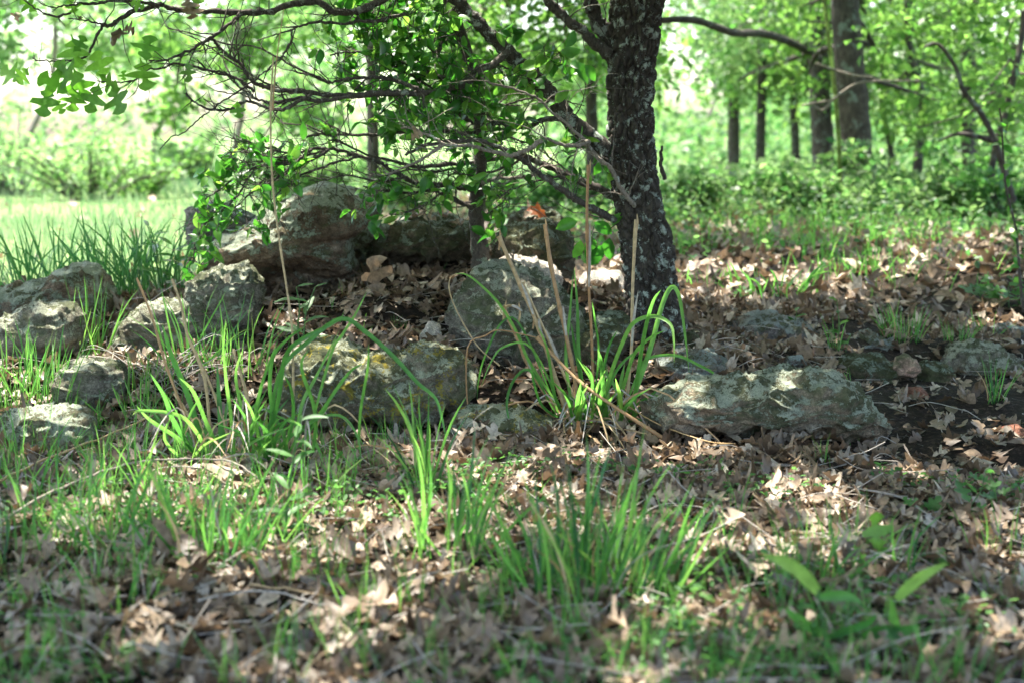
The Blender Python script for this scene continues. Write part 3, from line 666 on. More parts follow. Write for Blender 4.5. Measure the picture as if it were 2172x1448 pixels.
B([(340, 12), (286, 5), (235, 3), (202, 8), (168, 8), (148, 27), (118, 34), (84, 24), (60, 7), (37, -6)], 7, 2.5, 4.08, 4.0, br, 9, twl=(.02, .06))
B([(165, 9), (135, 13), (105, 15), (70, -5)], 4, 2, 4.02, 4.0, br, 3, twl=(.02, .04))
SK.append(B([(511, 27), (497, 44), (471, 64), (447, 81), (420, 97), (393, 111), (370, 121), (346, 129), (316, 129)], 9, 3, 4.12, 4.02, br, 18, twl=(.02, .10)))
SK.append(B([(860, 30), (800, 45), (760, 46), (730, 50), (672, 47), (639, 55), (618, 64), (585, 74), (545, 87)], 8, 2.2, 4.25, 4.1, br, 10, twl=(.03, .1)))
B([(618, 64), (618, 87), (598, 118), (571, 145), (538, 171), (504, 195), (477, 212), (447, 235), (420, 255), (393, 279), (363, 292), (339, 318)], 4.5, 2, 4.12, 4.0, br, 10, twl=(.02, .07))
B([(620, 200), (560, 175), (520, 150), (470, 118), (420, 85), (360, 60)], 5, 2, 4.2, 4.15, br, 10, twl=(.02, .08))
B([(700, 178), (640, 150), (580, 118), (540, 100), (470, 92), (400, 70), (355, 60)], 5, 2, 4.25, 4.2, br, 12, twl=(.02, .08))
B([(1410, 380), (1402, 350), (1404, 310)], 9, 6, 4.35, 4.3, br, 0)
B([(1395, 45), (1402, 20), (1412, -10), (1440, -60)], 9, 7, 4.4, 4.4, br, 0)
# limbs of the crown above the picture
for k in range(26):
    h = rng.uniform(1.6, 3.3); a0 = k * 2.4; p0 = np.array([base[0], base[1], h]); L = rng.uniform(1.6, 3.2)
    pts = [p0 - (0, 0, .1)]
    dd = np.array([math.cos(a0), math.sin(a0), .25])
    for m in range(5): pts.append(pts[-1] + dd * L / 5 + rng.normal(size=3) * .06)
    Cc = crom(pts, 4)
    if (Cc[:, 2] < CAM_H + .093 * np.maximum(Cc[:, 1], 0) + .12).any(): continue
    mb = MB(); tube(mb, Cc, np.linspace(.035, .006, len(Cc)), 6, .2, .05)
    for _ in range(10): twig(mb, Cc[int(rng.integers(6, len(Cc)))], rng.normal(size=3) + (0, 0, .4), rng.uniform(.3, .7), .006, 1)
    obj('limb', mb.mesh('limb', M['branch'], True, base), oak)
# green lobed leaves at the tips on the left
OLM = [mesh_np('oak_leaf', V - (0, .5, 0), [F], M['oakleaf']) for V, F in [oak_leaf(10, 100 + s, .22) for s in range(5)]]
def part_leaf(root, me, p, tipdir, nrm, size, name='leaf'):
    t = np.array(tipdir, float); t /= np.linalg.norm(t); n = np.array(nrm, float); n -= t * (n @ t); n /= np.linalg.norm(n); x = np.cross(t, n)
    o = bpy.data.objects.new(name, me); COL.objects.link(o); o.parent = root
    Mx = np.stack([x, t, n], 1) * size; p = np.asarray(p) - np.array(root.location)
    o.matrix_local = Matrix([[*Mx[0], p[0]], [*Mx[1], p[1]], [*Mx[2], p[2]], [0, 0, 0, 1]])
    return o
for (cx, cy, L, an) in [(213, 140, 64, 100), (230, 168, 50, -30), (254, 205, 72, -65), (168, 178, 66, -75), (150, 155, 62, 150), (200, 208, 64, -110), (151, 210, 52, -95), (114, 185, 66, 150), (105, 215, 66, -100), (303, 158, 66, -80),
                        (316, 105, 54, 80), (158, 110, 64, -85), (28, 155, 52, 160), (50, 160, 42, -130), (264, 162, 22, 90), (397, 152, 42, -90), (125, 226, 34, -60), (165, 95, 40, 60), (508, 232, 34, -80), (130, 150, 40, 120),
                        (155, 15, 34, 100), (62, 12, 40, 140), (290, 12, 30, -20), (420, 5, 36, 80)]:
    a = R(an); t = (math.cos(a), rng.normal() * .25, math.sin(a))
    part_leaf(oak, OLM[int(rng.integers(5))], P(cx, cy, 3.98 + rng.uniform(-.03, .06)), t, (rng.normal() * .35, -1, rng.normal() * .35), L * 1.1 * mpp(4.0))
DL2 = mesh_np('withered_leaf', *(lambda a: (a[0] - (0, .5, 0), [a[1]]))(oak_leaf(10, 8, 1.4)), M['dead'])
for (cx, cy, L, an) in [(240, 72, 40, -150), (255, 62, 34, 170), (272, 66, 26, -20), (390, 8, 40, -90), (400, 25, 36, -80), (40, 36, 22, 90), (172, 41, 12, 60), (885, 292, 30, 30)]:
    a = R(an); part_leaf(oak, DL2, P(cx, cy, 4.02), (math.cos(a), .2, math.sin(a)), (.3, -1, .3), L * mpp(4.0), 'withered_leaf')

# ---- the small tree with the oval leaves
sb = P(1022, 575, 4.66)
sap = thing('young_tree', 'slim young tree with grey bark and small oval leaves growing out of the rock pile', 'tree', sb)
st_px = [(1026, 600, 60), (1022, 560, 46), (1014, 500, 34), (1009, 437, 32), (1013, 397, 28), (1019, 353, 26), (1020, 303, 26), (1016, 252, 25), (1006, 202, 26), (1003, 151, 24), (986, 101, 25), (969, 50, 24), (952, 0, 24), (930, -60, 22), (880, -200, 16), (860, -400, 8)]
Cs = crom([P(a, b, 4.66 - .02 * k) for k, (a, b, _) in enumerate(st_px)], 10)
ws = np.interp(np.linspace(0, len(st_px) - 1, len(Cs)), np.arange(len(st_px)), [w for *_, w in st_px]) * mpp(4.55) / 2
mb = MB(); tube(mb, Cs, ws * (1 + .05 * rng.normal(size=len(Cs))), 20, .3, .025); obj('trunk', mb.mesh('trunk', M['saplingbark'], True, sb), sap)
S = lambda *a, **k: SK.append(add_branch(sap, *a, **k))
sbk = M['saplingbark']
S([(1008, 405), (996, 400), (969, 395), (929, 392), (888, 390), (858, 376), (828, 360), (801, 343), (767, 333), (734, 323), (700, 316), (655, 318), (622, 331), (581, 336), (555, 342)], 13, 4, 4.55, 4.35, br, 26)
S([(660, 319), (649, 326), (622, 350), (585, 380), (550, 400), (520, 420)], 7, 2.5, 4.37, 4.3, br, 14)
S([(1006, 440), (982, 432), (955, 420), (929, 408), (908, 405), (870, 410), (820, 405), (770, 395)], 10, 3.5, 4.58, 4.5, br, 14)
S([(975, 395), (949, 403), (915, 424), (888, 440), (860, 452)], 5, 2, 4.5, 4.4, br, 6)
S([(1020, 390), (1050, 380), (1090, 378), (1130, 372), (1150, 355), (1190, 350)], 9, 3, 4.55, 4.5, M['deadbranch'], 10)
S([(1015, 265), (985, 250), (960, 225), (930, 200), (890, 170), (850, 150), (800, 120), (750, 110), (700, 118)], 9, 3, 4.5, 4.35, br, 12)
S([(1000, 150), (960, 165), (900, 150), (850, 130), (800, 95), (770, 70)], 8, 2.5, 4.45, 4.35, br, 10)
S([(975, 60), (940, 80), (930, 110), (900, 95), (850, 60), (800, 40), (760, 45)], 8, 2.5, 4.45, 4.3, br, 10)
S([(1000, 150), (1030, 135), (1060, 140), (1100, 150), (1140, 130), (1180, 114), (1200, 112)], 5, 2, 4.45, 4.25, br, 6)
S([(1016, 230), (1060, 225), (1100, 215), (1150, 205), (1200, 215), (1240, 225)], 5, 2, 4.5, 4.35, br, 6)
S([(1020, 300), (1070, 290), (1130, 310), (1180, 345), (1220, 375)], 5, 2, 4.55, 4.4, br, 8)
S([(700, 316), (660, 340), (620, 345), (560, 350), (510, 370), (470, 400), (440, 420), (425, 450)], 7, 2.5, 4.4, 4.3, br, 18)
S([(600, 340), (560, 330), (520, 322), (485, 325)], 5, 2, 4.38, 4.3, br, 8)
S([(530, 372), (500, 420), (460, 455), (430, 480), (415, 520), (410, 560)], 4, 2, 4.35, 4.3, br, 8)
S([(1014, 470), (1040, 450), (1065, 430), (1080, 410)], 4, 2, 4.6, 4.5, br, 6)
for px in [[(700, 316), (640, 335), (590, 360), (540, 400), (500, 440)], [(640, 330), (580, 318), (520, 300), (480, 290)], [(760, 333), (700, 350), (640, 372), (600, 400), (570, 430)], [(860, 376), (800, 385), (740, 372), (690, 380), (650, 372)],
           [(1000, 345), (930, 365), (870, 360), (800, 375), (750, 360)], [(780, 330), (720, 300), (660, 270), (600, 262)], [(1110, 335), (1060, 360), (1010, 372), (960, 365)], [(1250, 400), (1200, 375), (1140, 385), (1090, 400), (1060, 420)]]:
    S(px, 5, 2, 4.4, 4.35, br, 16, twl=(.04, .14))
SKP = np.vstack(SK)
# leaf sprigs: (box in the photograph, number, distance)
SPR = [((720, 975, -20, 150), 105, 4.25, 4.5), ((780, 1020, 130, 300), 74, 4.2, 4.5), ((690, 800, 150, 330), 16, 4.25, 4.45), ((800, 1080, 280, 420), 22, 4.2, 4.5), ((1000, 1120, 60, 300), 24, 4.25, 4.4),
       ((470, 640, 295, 390), 26, 4.25, 4.45), ((415, 590, 370, 490), 32, 4.2, 4.4), ((400, 450, 480, 590), 10, 4.25, 4.35), ((760, 860, 370, 420), 6, 4.3, 4.5), ((860, 960, 380, 450), 6, 4.3, 4.5), ((1030, 1080, 390, 480), 10, 4.45, 4.6),
       ((1150, 1230, 90, 150), 6, 4.15, 4.2), ((1060, 1250, 160, 330), 14, 4.2, 4.4), ((760, 840, 440, 480), 4, 4.3, 4.4), ((1020, 1060, 480, 530), 2, 4.5, 4.5), ((1130, 1300, 300, 400), 7, 4.3, 4.4), ((560, 740, 60, 180), 3, 4.2, 4.3)]
oval = [flat_leaf(s, .27, .25, 7) for s in range(8)]
small_meshes = [mesh_np('leaf', V, [F], M['leaf']) for V, F in oval]
leaves = []; tb = MB()
for (x0, x1, y0, y1), n, Ya, Yb in SPR:
    for _ in range(n):
        e = P(rng.uniform(x0, x1), rng.uniform(y0, y1), rng.uniform(Ya, Yb))
        k = np.argsort(((SKP - e) ** 2).sum(1))[int(rng.integers(0, 6))]; b0 = SKP[k]
        mid = (b0 + e) / 2 + rng.normal(size=3) * .012
        L = np.linalg.norm(e - b0)
        if L > .35: b0 = e + (b0 - e) * .35 / L; 
        dr = rng.normal(size=3) * (1, .6, .8); dr[2] -= .1; dr /= np.linalg.norm(dr)
        e2 = e + dr * rng.uniform(.03, .07)
        Ct = crom([b0, mid if L <= .35 else (b0 + e) / 2, e, e2], 4); tube(tb, Ct, np.linspace(.0016, .0007, len(Ct)), 4, rng.random())
        for m in range(int(rng.integers(3, 7))):
            f = m / 6; p = Ct[-1] * f + Ct[-6] * (1 - f)
            t = dr * .6 + rng.normal(size=3) * .75; nr = rng.normal(size=3) * .6 + (0, -.35, .7)
            leaves.append((p, t, nr, rng.uniform(.026, .056)))
t = obj('twigs', tb.mesh('twigs', br, False, sb), sap); t['kind'] = 'stuff'
# hand placed leaves low on the right, lit from behind
for (cx, cy, L, an) in [(1225, 470, 46, 200), (1250, 500, 46, -90), (1262, 470, 44, -40), (1295, 505, 46, -95), (1275, 520, 52, -120), (1300, 480, 34, 60), (1232, 510, 40, -110), (1108, 150, 40, 30), (1185, 120, 44, 20), (1215, 135, 48, -45), (1240, 140, 36, -50), (1200, 100, 36, 60)]:
    a = R(an); leaves.append((P(cx, cy, 4.35 if cy > 400 else 4.2), np.array([math.cos(a), .1, math.sin(a)]), np.array([rng.normal() * .3, -1, .3]), L * 1.1 * mpp(4.3)))
tw = MB(); tube(tw, crom([P(1300, 440, 4.4), P(1280, 455, 4.37), P(1260, 480, 4.35), P(1255, 520, 4.35)], 4), .0013, 4)
t = obj('twig', tw.mesh('twig', br, False, base), oak)
leaves.sort(key=lambda l: -l[3] / l[0][1])
for k, (p, t, nr, sz) in enumerate(leaves[:300]): part_leaf(sap, small_meshes[k % 8], p, t, nr, sz)
mb = MB()
for k, (p, t, nr, sz) in enumerate(leaves[300:]):
    t = t / np.linalg.norm(t); nr = nr - t * (nr @ t); nr /= np.linalg.norm(nr); x = np.cross(t, nr)
    V, F = oval[k % 8]; mb.add(V @ (np.stack([x, t, nr], 0) * sz) + p, F, rng.random())
f = obj('foliage', mb.mesh('foliage', M['leaf'], False, sb), sap); f['kind'] = 'stuff'

# ------------------------------------------------------------------ unseen crown leaves added for shade, with gaps cut where sun patches should fall
def shadow(p): p = np.asarray(p); return p[..., :2] - SUN.x / SUN.z * 0 - np.stack([SUN.x / SUN.z * p[..., 2], SUN.y / SUN.z * p[..., 2]], -1)
GAPS = [(1480, 605, .20), (1580, 600, .30), (1680, 610, .22), (1440, 640, .10), (1540, 640, .12), (1720, 585, .20), (1950, 575, .22), (2050, 560, .15), (1820, 600, .10), (2120, 690, .06),
        (470, 735, .11), (520, 700, .08), (430, 770, .07), (540, 740, .05), (250, 775, .07), (120, 880, .06), (60, 850, .08), (180, 800, .05), (20, 790, .07),
        (760, 1110, .055), (820, 1170, .075), (900, 1190, .06), (660, 1135, .06), (720, 1160, .06), (860, 1100, .03), (940, 1130, .05),
        (1100, 1005, .04), (1160, 1050, .03), (1700, 1060, .045), (1650, 1020, .03), (1740, 1090, .04), (2130, 975, .05), (2060, 940, .03), (1240, 1110, .05), (1330, 1120, .03), (1100, 1130, .035),
        (620, 660, .035), (900, 700, .03), (1400, 775, .05), (1490, 770, .03), (1560, 770, .03), (1330, 860, .03), (1280, 870, .04), (700, 780, .03), (560, 1220, .04), (1000, 1010, .03), (120, 1130, .05), (1560, 1130, .05), (1700, 1170, .05), (1290, 610, .10), (1300, 590, .10), (1480, 580, .1), (1900, 530, .2), (2100, 520, .2)]
GAPS += [(rng.uniform(0, 2172), rng.uniform(1150, 1440), rng.uniform(.005, .03)) for _ in range(15)] + [(rng.uniform(0, 2172), rng.uniform(930, 1150), rng.uniform(.0, .02)) for _ in range(6)]
gp = np.array([shadow(G(a, b)) for a, b, _ in GAPS]); grd = np.array([c for *_, c in GAPS])
EX = [((1030, 572, 4.1), .08), ((1080, 560, 4.5), .06), ((1140, 565, 4.5), .06), ((1280, 590, 4.95), .08), ((650, 740, 3.8), .07), ((1640, 790, 3.72), .03), ((1250, 820, 3.6), .05), ((950, 745, 3.85), .03), ((480, 1050, 3.0), .05), ((300, 980, 3.2), .04), ((930, 880, 3.4), .03), ((500, 670, 4.3), .05), ((470, 640, 4.3), .04), ((1075, 600, 4.1), .03), ((1130, 620, 4.08), .03),
      ((1020, 195, 4.2), .03), ((110, 880, 3.5), .04), ((1250, 300, 4.2), .025), ((1310, 385, 4.3), .02), ((1240, 740, 3.6), .06), ((1400, 660, 3.6), .05), ((1220, 560, 3.6), .03), ((1270, 500, 4.35), .05),
      ((360, 760, 3.2), .06), ((410, 850, 3.2), .05), ((440, 560, 4.2), .1), ((480, 440, 4.3), .08), ((740, 370, 4.3), .04), ((1200, 120, 4.2), .05), ((560, 350, 4.3), .06), ((910, 1000, 2.9), .04)]
gp = np.vstack([gp, [shadow(P(*a)) for a, _ in EX]]); grd = np.concatenate([grd, [b for _, b in EX]])
n1, n2 = 106000, 70000; n = n1 + n2
sx = np.concatenate([rng.uniform(-3.2, 4.2, n1), rng.uniform(-3.2, 8.5, n2)]); sy = np.concatenate([rng.uniform(.2, 7, n1), rng.uniform(7, 18, n2)])
hz = rng.uniform(1.5, 5.2, n)
lp = np.stack([sx + SUN.x / SUN.z * hz, sy + SUN.y / SUN.z * hz, hz], 1)
dens = 1.1 + .6 * fbm(np.stack([sx * .9, sy * .9, hz * .8], 1), 3)
meadow = (sx < -.75 - .25 * (sy - 5)) & (sy > 5.2)                       # the open meadow gets the sun
dens = np.where(meadow | ((sx < -2.6) & (sy > 4.9)), 0, dens)
dens = np.where((sy > 6.0), np.where(sx > .3, (dens + .05), (dens - .75) * .8), dens)
keep = (rng.random(n) < dens) & (lp[:, 2] > CAM_H + .093 * lp[:, 1] + .22)
gap = np.zeros(n, bool)
for (gx, gy), r in zip(gp, grd):
    r = r * (1.2 if r < .12 else .85) + .08; dx = sx - gx; dy = sy - gy; ang = np.arctan2(dy, dx); gap |= (dx ** 2 + dy ** 2) < (r * (1 + .35 * np.sin(3 * ang + gx * 9) + .2 * np.sin(7 * ang + gy * 5))) ** 2 * 1.25
lp = lp[keep & ~gap]
near_oak = np.linalg.norm(lp[:, :2] - base[:2], axis=1) < 3.6
V, F, t = cloud(lp[near_oak] - base, .092, .8, HEXLEAF)
c = obj('crown', mesh_np('crown', V, [F], M['canopy'], t), oak); c['kind'] = 'stuff'  # unseen oak leaves, placed by the shade they cast and cut for sun patches
REST = lp[~near_oak]

# ------------------------------------------------------------------ trees further back
def far_tree(label, px, width, Y, topx=None, foliage=None, mat='farbark', leafmat='canopy', name='tree', rest=None, py_base=None, crooked=0.0, size=.07, group=None, height=3.6):
    b = P(px[0], 400, Y); gz0 = float(ground_z([b[0]], [b[1]])[0]); loc = (b[0], b[1], gz0)
    root = thing(name, label, 'tree', loc, group)
    tx = P(topx if topx is not None else px[0], 0, Y); m = 9
    zs = np.linspace(-.15, height, m); slope = (tx[0] - b[0]) / max(tx[2] - gz0, .3)
    pts = np.stack([slope * zs + crooked * np.sin(np.arange(m) * 1.9 + px[0]) * .06, .05 * np.sin(np.arange(m) * 1.3 + px[0]), zs], 1)
    C = crom(pts, 5); w = width * mpp(Y) / 2 * np.interp(np.linspace(0, 1, len(C)), [0, .06, .3, 1], [1.45, 1.1, 1, .5])
    mb = MB(); tube(mb, C, w, 12, .3, .06); obj('trunk', mb.mesh('trunk', M[mat], True), root)
    if foliage:
        n, cs, rs = foliage
        ctr = np.array([P(a, bb, Y + dy) for a, bb, dy in cs]) - loc
        pos = clumps(ctr, rs, n)
        V, F, t = cloud(pos, size, .4)
        bb = MB()
        for q in ctr:
            st = np.array([C[int(len(C) * .45)][0], 0, q[2] + .2])
            Cb = crom([st, (st + q) / 2 + rng.normal(size=3) * .08, q], 4); tube(bb, Cb, np.linspace(max(w[10] * .3, .008), .004, len(Cb)), 5, .4)
        o = obj('boughs', bb.mesh('boughs', M[mat], True), root)
        c = obj('crown', mesh_np('crown', V, [F], M[leafmat], t), root); c['kind'] = 'stuff'
    return root
def shade_crown_for(root, pts):
    if len(pts) == 0: return
    V, F, t = cloud(pts - np.array(root.location), .085, .6)
    c = obj('unseen_shade_crown', mesh_np('unseen_shade_crown', V, [F], M['canopy'], t), root); c['kind'] = 'stuff'  # leaves added out of view to cast shade around the sun gaps
rf = lambda n, x0, x1, y0, y1, dy=1.2, back=0.0: [(rng.uniform(x0, x1), rng.uniform(y0, y1), rng.uniform(-dy, dy) + back) for _ in range(n)]
T2 = far_tree('thickest grey trunk in the right background, leaning slightly right downwards', (1826, 400), 64, 9.6, 1795, (2600, rf(14, 1690, 2020, -90, 230, 1.0, 1.6), .45))
T1 = far_tree('second thick trunk close left of the thickest background trunk', (1752, 400), 44, 11.5, 1735, (2400, rf(14, 1560, 1900, -80, 220, .8, 2.8), .45))
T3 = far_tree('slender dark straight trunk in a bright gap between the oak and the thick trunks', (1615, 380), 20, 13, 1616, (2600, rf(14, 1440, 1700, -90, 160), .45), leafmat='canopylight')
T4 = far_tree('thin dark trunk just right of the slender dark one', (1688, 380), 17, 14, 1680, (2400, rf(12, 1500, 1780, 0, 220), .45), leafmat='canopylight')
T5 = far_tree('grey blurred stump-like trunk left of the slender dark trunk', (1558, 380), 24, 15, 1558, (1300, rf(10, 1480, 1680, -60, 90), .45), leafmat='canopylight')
T6 = far_tree('slim dark trunk right of the thickest background trunk', (1946, 350), 20, 11, 1940, (3000, rf(18, 1860, 2200, -90, 250, 1.5, 2.0), .42), crooked=1)
T7 = far_tree('grey trunk in the centre background behind the oval leaves', (795, 330), 24, 9.5, 785, (2600, rf(14, 560, 950, -100, 60), .4), leafmat='canopylight')
T8 = far_tree('dark trunk in the background just left of the oak trunk', (1256, 330), 24, 10, 1256, (3600, rf(18, 1040, 1420, -90, 200), .40))
T9 = far_tree('pinkish grey trunk behind the top of the diagonal oak limb', (1015, 330), 26, 9, 1018, (2600, rf(12, 900, 1180, -60, 250, .8), .33), mat='deadbranch')
T12 = far_tree('dark trunk near the upper right corner', (2060, 360), 30, 12.5, 2052, (2200, rf(14, 1950, 2250, -90, 200, 1.0, 1.5), .42))
T13 = far_tree('thin pale trunk between the thick trunks and the slim dark one', (1885, 360), 13, 14, 1878, (1600, rf(10, 1800, 2000, -90, 150, 1.0, 1.0), .42), crooked=.8)
T10 = far_tree('sunlit mossy yellow green stem in front of the thick trunks', (1792, 400), 9, 9.0, 1752, None, mat='mossbark', height=2.4)
T11 = far_tree('tree with dense dark leaves at the upper right edge', (2120, 380), 13, 8.5, 2150, (2600, rf(22, 1900, 2300, -90, 320, 1.6, 1.2), .34), crooked=1.2)
# crooked dark bough
rootb = T11
lc = np.array(rootb.location)
mb = MB(); Cb = crom([P(a, b, 8.0) for a, b in [(2150, 430), (2135, 380), (2110, 300), (2080, 240), (2045, 195), (2025, 140), (1990, 95), (1960, 100)]], 5) - lc; tube(mb, Cb, np.linspace(.022, .008, len(Cb)), 8, .2, .08)
Cb = crom([P(a, b, 8.0) for a, b in [(2115, 300), (2070, 290), (2030, 285), (1990, 300)]], 5) - lc; tube(mb, Cb, np.linspace(.02, .006, len(Cb)), 8, .2, .08)
obj('crooked_bough', mb.mesh('crooked_bough', M['farbark'], True), rootb)
# grey bough crossing from the oak's right
lc = np.array(T1.location)
mb = MB(); Cb = crom([P(a, b, y) for a, b, y in [(1385, 40, 6.8), (1400, 43, 6.8), (1471, 43, 7.1), (1517, 57, 7.6), (1560, 71, 8), (1613, 71, 8.6), (1656, 82, 9.3), (1702, 103, 10.4), (1745, 130, 11.4)]], 6) - lc; tube(mb, Cb, np.linspace(.013, .030, len(Cb)), 9, .3, .05)
obj('arching_bough', mb.mesh('arching_bough', M['farbark'], True), T1)
mb = MB()
for pl in [[(1700, 225), (1760, 215), (1745, 235), (1720, 220)], [(1730, 135), (1800, 158), (1850, 165)], [(1745, 235), (1775, 205), (1830, 175), (1950, 172)]]:
    Cb = crom([P(a, b, 8.8) for a, b in pl], 5) - lc; tube(mb, Cb, .007, 6, .9)
obj('dead_boughs', mb.mesh('dead_boughs', M['deadbranch'], True), T1)
# left: trees beyond the sunny meadow
LFT = []
for k, (lab, px, w, Y, x0, x1, y0, y1, n, mat) in enumerate([
    ('bright leafy tree beyond the meadow at the upper left corner', 60, 30, 15, -150, 260, -120, 120, 5200, 'canopylight'),
    ('leafy tree beyond the meadow behind the lobed oak leaves', 330, 26, 17, 180, 520, -120, 150, 5200, 'canopylight'),
    ('shadowy green tree in the background behind the long bare branches', 470, 34, 13, 330, 660, -120, 260, 4200, 'canopy'),
    ('pale tree in the background left of the small tree', 690, 26, 18, 560, 860, -80, 210, 3800, 'canopylight'),
    ('distant bright tree right behind the oak trunk in the gap', 1480, 26, 24, 1370, 1640, -150, 90, 3000, 'canopylight'),
    ('pale distant tree behind the diagonal oak limb', 1130, 26, 19, 1000, 1330, -60, 200, 4200, 'canopylight')]):
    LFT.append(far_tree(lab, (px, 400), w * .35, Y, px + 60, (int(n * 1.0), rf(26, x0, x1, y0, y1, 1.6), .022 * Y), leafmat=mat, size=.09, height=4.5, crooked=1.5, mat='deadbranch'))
# the added shade leaves out of the picture hang on the nearest trees
trs = [T1, T2, T3, T6, T8, T11, T7, T9]; tl = np.array([t.location[:2] for t in trs])
own = ((REST[:, None, :2] - tl[None]) ** 2).sum(-1).argmin(1)
for k, t_ in enumerate(trs): shade_crown_for(t_, REST[own == k])
# a wood far away closes the view
n = 60000; az = rng.uniform(-1.1, 1.1, n); dd = rng.uniform(45, 75, n); hh = 6.0 * rng.random(n) * (0.35 + .65 * (fbm(np.stack([az * 14, dd * .05, 0 * az], 1), 3) + .6).clip(0, 1))
lowleft = ((az < .02) & (rng.random(n) < .75)) | ((az < .17) & (az > .1) & (rng.random(n) < .8))
pos = np.stack([dd * np.sin(az), dd * np.cos(az), hh + .2], 1)[~lowleft]
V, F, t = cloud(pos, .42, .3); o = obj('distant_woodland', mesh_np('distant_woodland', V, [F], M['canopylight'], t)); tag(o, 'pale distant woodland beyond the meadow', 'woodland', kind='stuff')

n = 34000; az = rng.uniform(.03, .62, n); dd = rng.uniform(16, 30, n); base_h = 1.5 + .9 * fbm(np.stack([az * 18, dd * .1, 0 * az], 1), 2)
pos = np.stack([dd * np.sin(az), dd * np.cos(az), .2 + base_h * rng.random(n)], 1); open_ = (az > .105) & (az < .145) & (pos[:, 2] > 1.1)
V, F, t = cloud(pos[~open_], .10, .3); o = obj('far_undergrowth', mesh_np('far_undergrowth', V, [F], M['covermix'], t)); tag(o, 'blurred green undergrowth deep in the wood at right', 'undergrowth', kind='stuff')
# ---- shrubs
def shrub(label, px, py, Y, wpx, hpx, n, mat='canopylight', size=.06, stems=6, name='shrub', loose=.25):
    c0 = P(px, py, Y); gz0 = float(ground_z([c0[0]], [c0[1]])[0]); loc = np.array([c0[0], c0[1], gz0]); m = mpp(Y)
    root = thing(name, label, 'shrub', loc); H = hpx * m; Wd = wpx * m / 2
    cs = []; mb = MB()
    for k in range(stems):
        e = np.array([rng.uniform(-Wd, Wd), rng.uniform(-Wd, Wd) * .7, H * rng.uniform(.45, 1)])
        Cb = crom([(e[0] * .15, e[1] * .15, -.03), (e[0] * .5, e[1] * .5, e[2] * .5), e], 5); tube(mb, Cb, np.linspace(.012, .003, len(Cb)), 5, rng.random())
        cs += [e, Cb[7] * .9 + rng.normal(size=3) * .05, Cb[4] + rng.normal(size=3) * .08]
    o = obj('stems', mb.mesh('stems', M['farbark'], True), root)
    pos = clumps(cs, Wd * loose + .05, n); pos[:, 2] = np.abs(pos[:, 2])
    V, F, t = cloud(pos, size, .4); c = obj('foliage', mesh_np('foliage', V, [F], M[mat], t), root); c['kind'] = 'stuff'
    return root
shrub('bright leafy shrub at the left edge of the meadow', 40, 380, 13, 420, 190, 1300, stems=26, loose=.10)
shrub('loose shrub with dark stems in the meadow at left', 190, 395, 12, 420, 150, 1200, stems=26, loose=.10)
shrub('shrub with brown shaded foot in the middle of the meadow', 290, 400, 12.5, 340, 120, 1000, stems=20, mat='canopy', loose=.12)
shrub('pale round bush at the far side of the meadow behind the tall straw', 420, 350, 18, 150, 90, 1200, size=.08)
shrub('bush behind the large slab and the young tree', 640, 380, 13, 300, 110, 1500, size=.08)
shrub('leafy bush right behind the oak trunk', 1470, 430, 9, 190, 110, 1000, 'canopylight')
shrub('low bush at the foot of the slender dark trunks', 1600, 430, 11, 280, 90, 1500, 'canopylight')
shrub('bush growing round the foot of the thick trunks', 1780, 460, 8.6, 300, 110, 1400, 'canopylight')
shrub('loose bush right of the thick trunks', 1960, 460, 9.0, 380, 150, 1300, 'covermix', stems=16, loose=.12)
shrub('loose dark bush at the right edge', 2140, 470, 8.6, 300, 170, 1100, 'weed', stems=14, loose=.14)
shrub('thicket behind the pile right of the young tree', 1190, 430, 9, 260, 120, 1200, 'weed')
shrub('low thicket behind the pile left of the young tree', 900, 430, 10, 300, 110, 1200, 'canopylight')
# slim sapling at the right edge
rb = G(2172, 665); sr = thing('slim_sapling', 'slim bare stem with few leaves at the right edge', 'sapling', rb)
Yr = rb[1]; mb = MB(); Cr = crom([P(a, b, Yr) for a, b in [(2172, 680), (2168, 640), (2163, 585), (2158, 520), (2154, 480), (2136, 409), (2129, 348), (2125, 270), (2120, 230)]], 6)
tube(mb, Cr, np.linspace(.006, .003, len(Cr)), 7, .3, .08); obj('stem', mb.mesh('stem', M['saplingbark'], True, rb), sr)
for k in range(22):
    p = Cr[int(rng.integers(10, len(Cr)))]; part_leaf(sr, small_meshes[k % 8], p, rng.normal(size=3), rng.normal(size=3) + (0, -.3, .7), rng.uniform(.03, .05))

# ------------------------------------------------------------------ grass
def blade_lib(n, wid, mat, straight=1.0, seed=0, nseg=7, tri=False):
    out = []; r = np.random.default_rng(seed)
    for k in range(n):
        t = np.linspace(0, 1, nseg + 1); lean = r.uniform(.05, .35); bend = r.uniform(.0, .9) ** 1.5 / straight
        C = np.stack([lean * t + bend * t ** 2.6 * .7, .06 * np.sin(t * 3 + r.random() * 6) * t, t * (1 - .28 * bend * t ** 2)], 1)
        w = wid * r.uniform(.7, 1.3) * np.interp(t, [0, .25, .6, .9, 1], [.6, 1, .9, .4, .02])
        mb = MB(); ribbon(mb, C, w, r.random(), face=(.3 * r.normal(), -1, .2), fold=.22, twist=r.uniform(-1.2, 1.2))
        out.append(mb.mesh('blade', mat))
    return out
BL = {'green': blade_lib(18, .028, M['grass'], 2.6, 1) + blade_lib(5, .03, M['grassdark'], 3, 11) + blade_lib(1, .03, M['straw'], 2, 12), 'thin': blade_lib(14, .022, M['grass'], 2.2, 2), 'dark': blade_lib(12, .026, M['grassdark'], 1.8, 3), 'broad': blade_lib(10, .075, M['grass'], .9, 4), 'straw': blade_lib(8, .014, M['straw_grey'], .8, 5)}
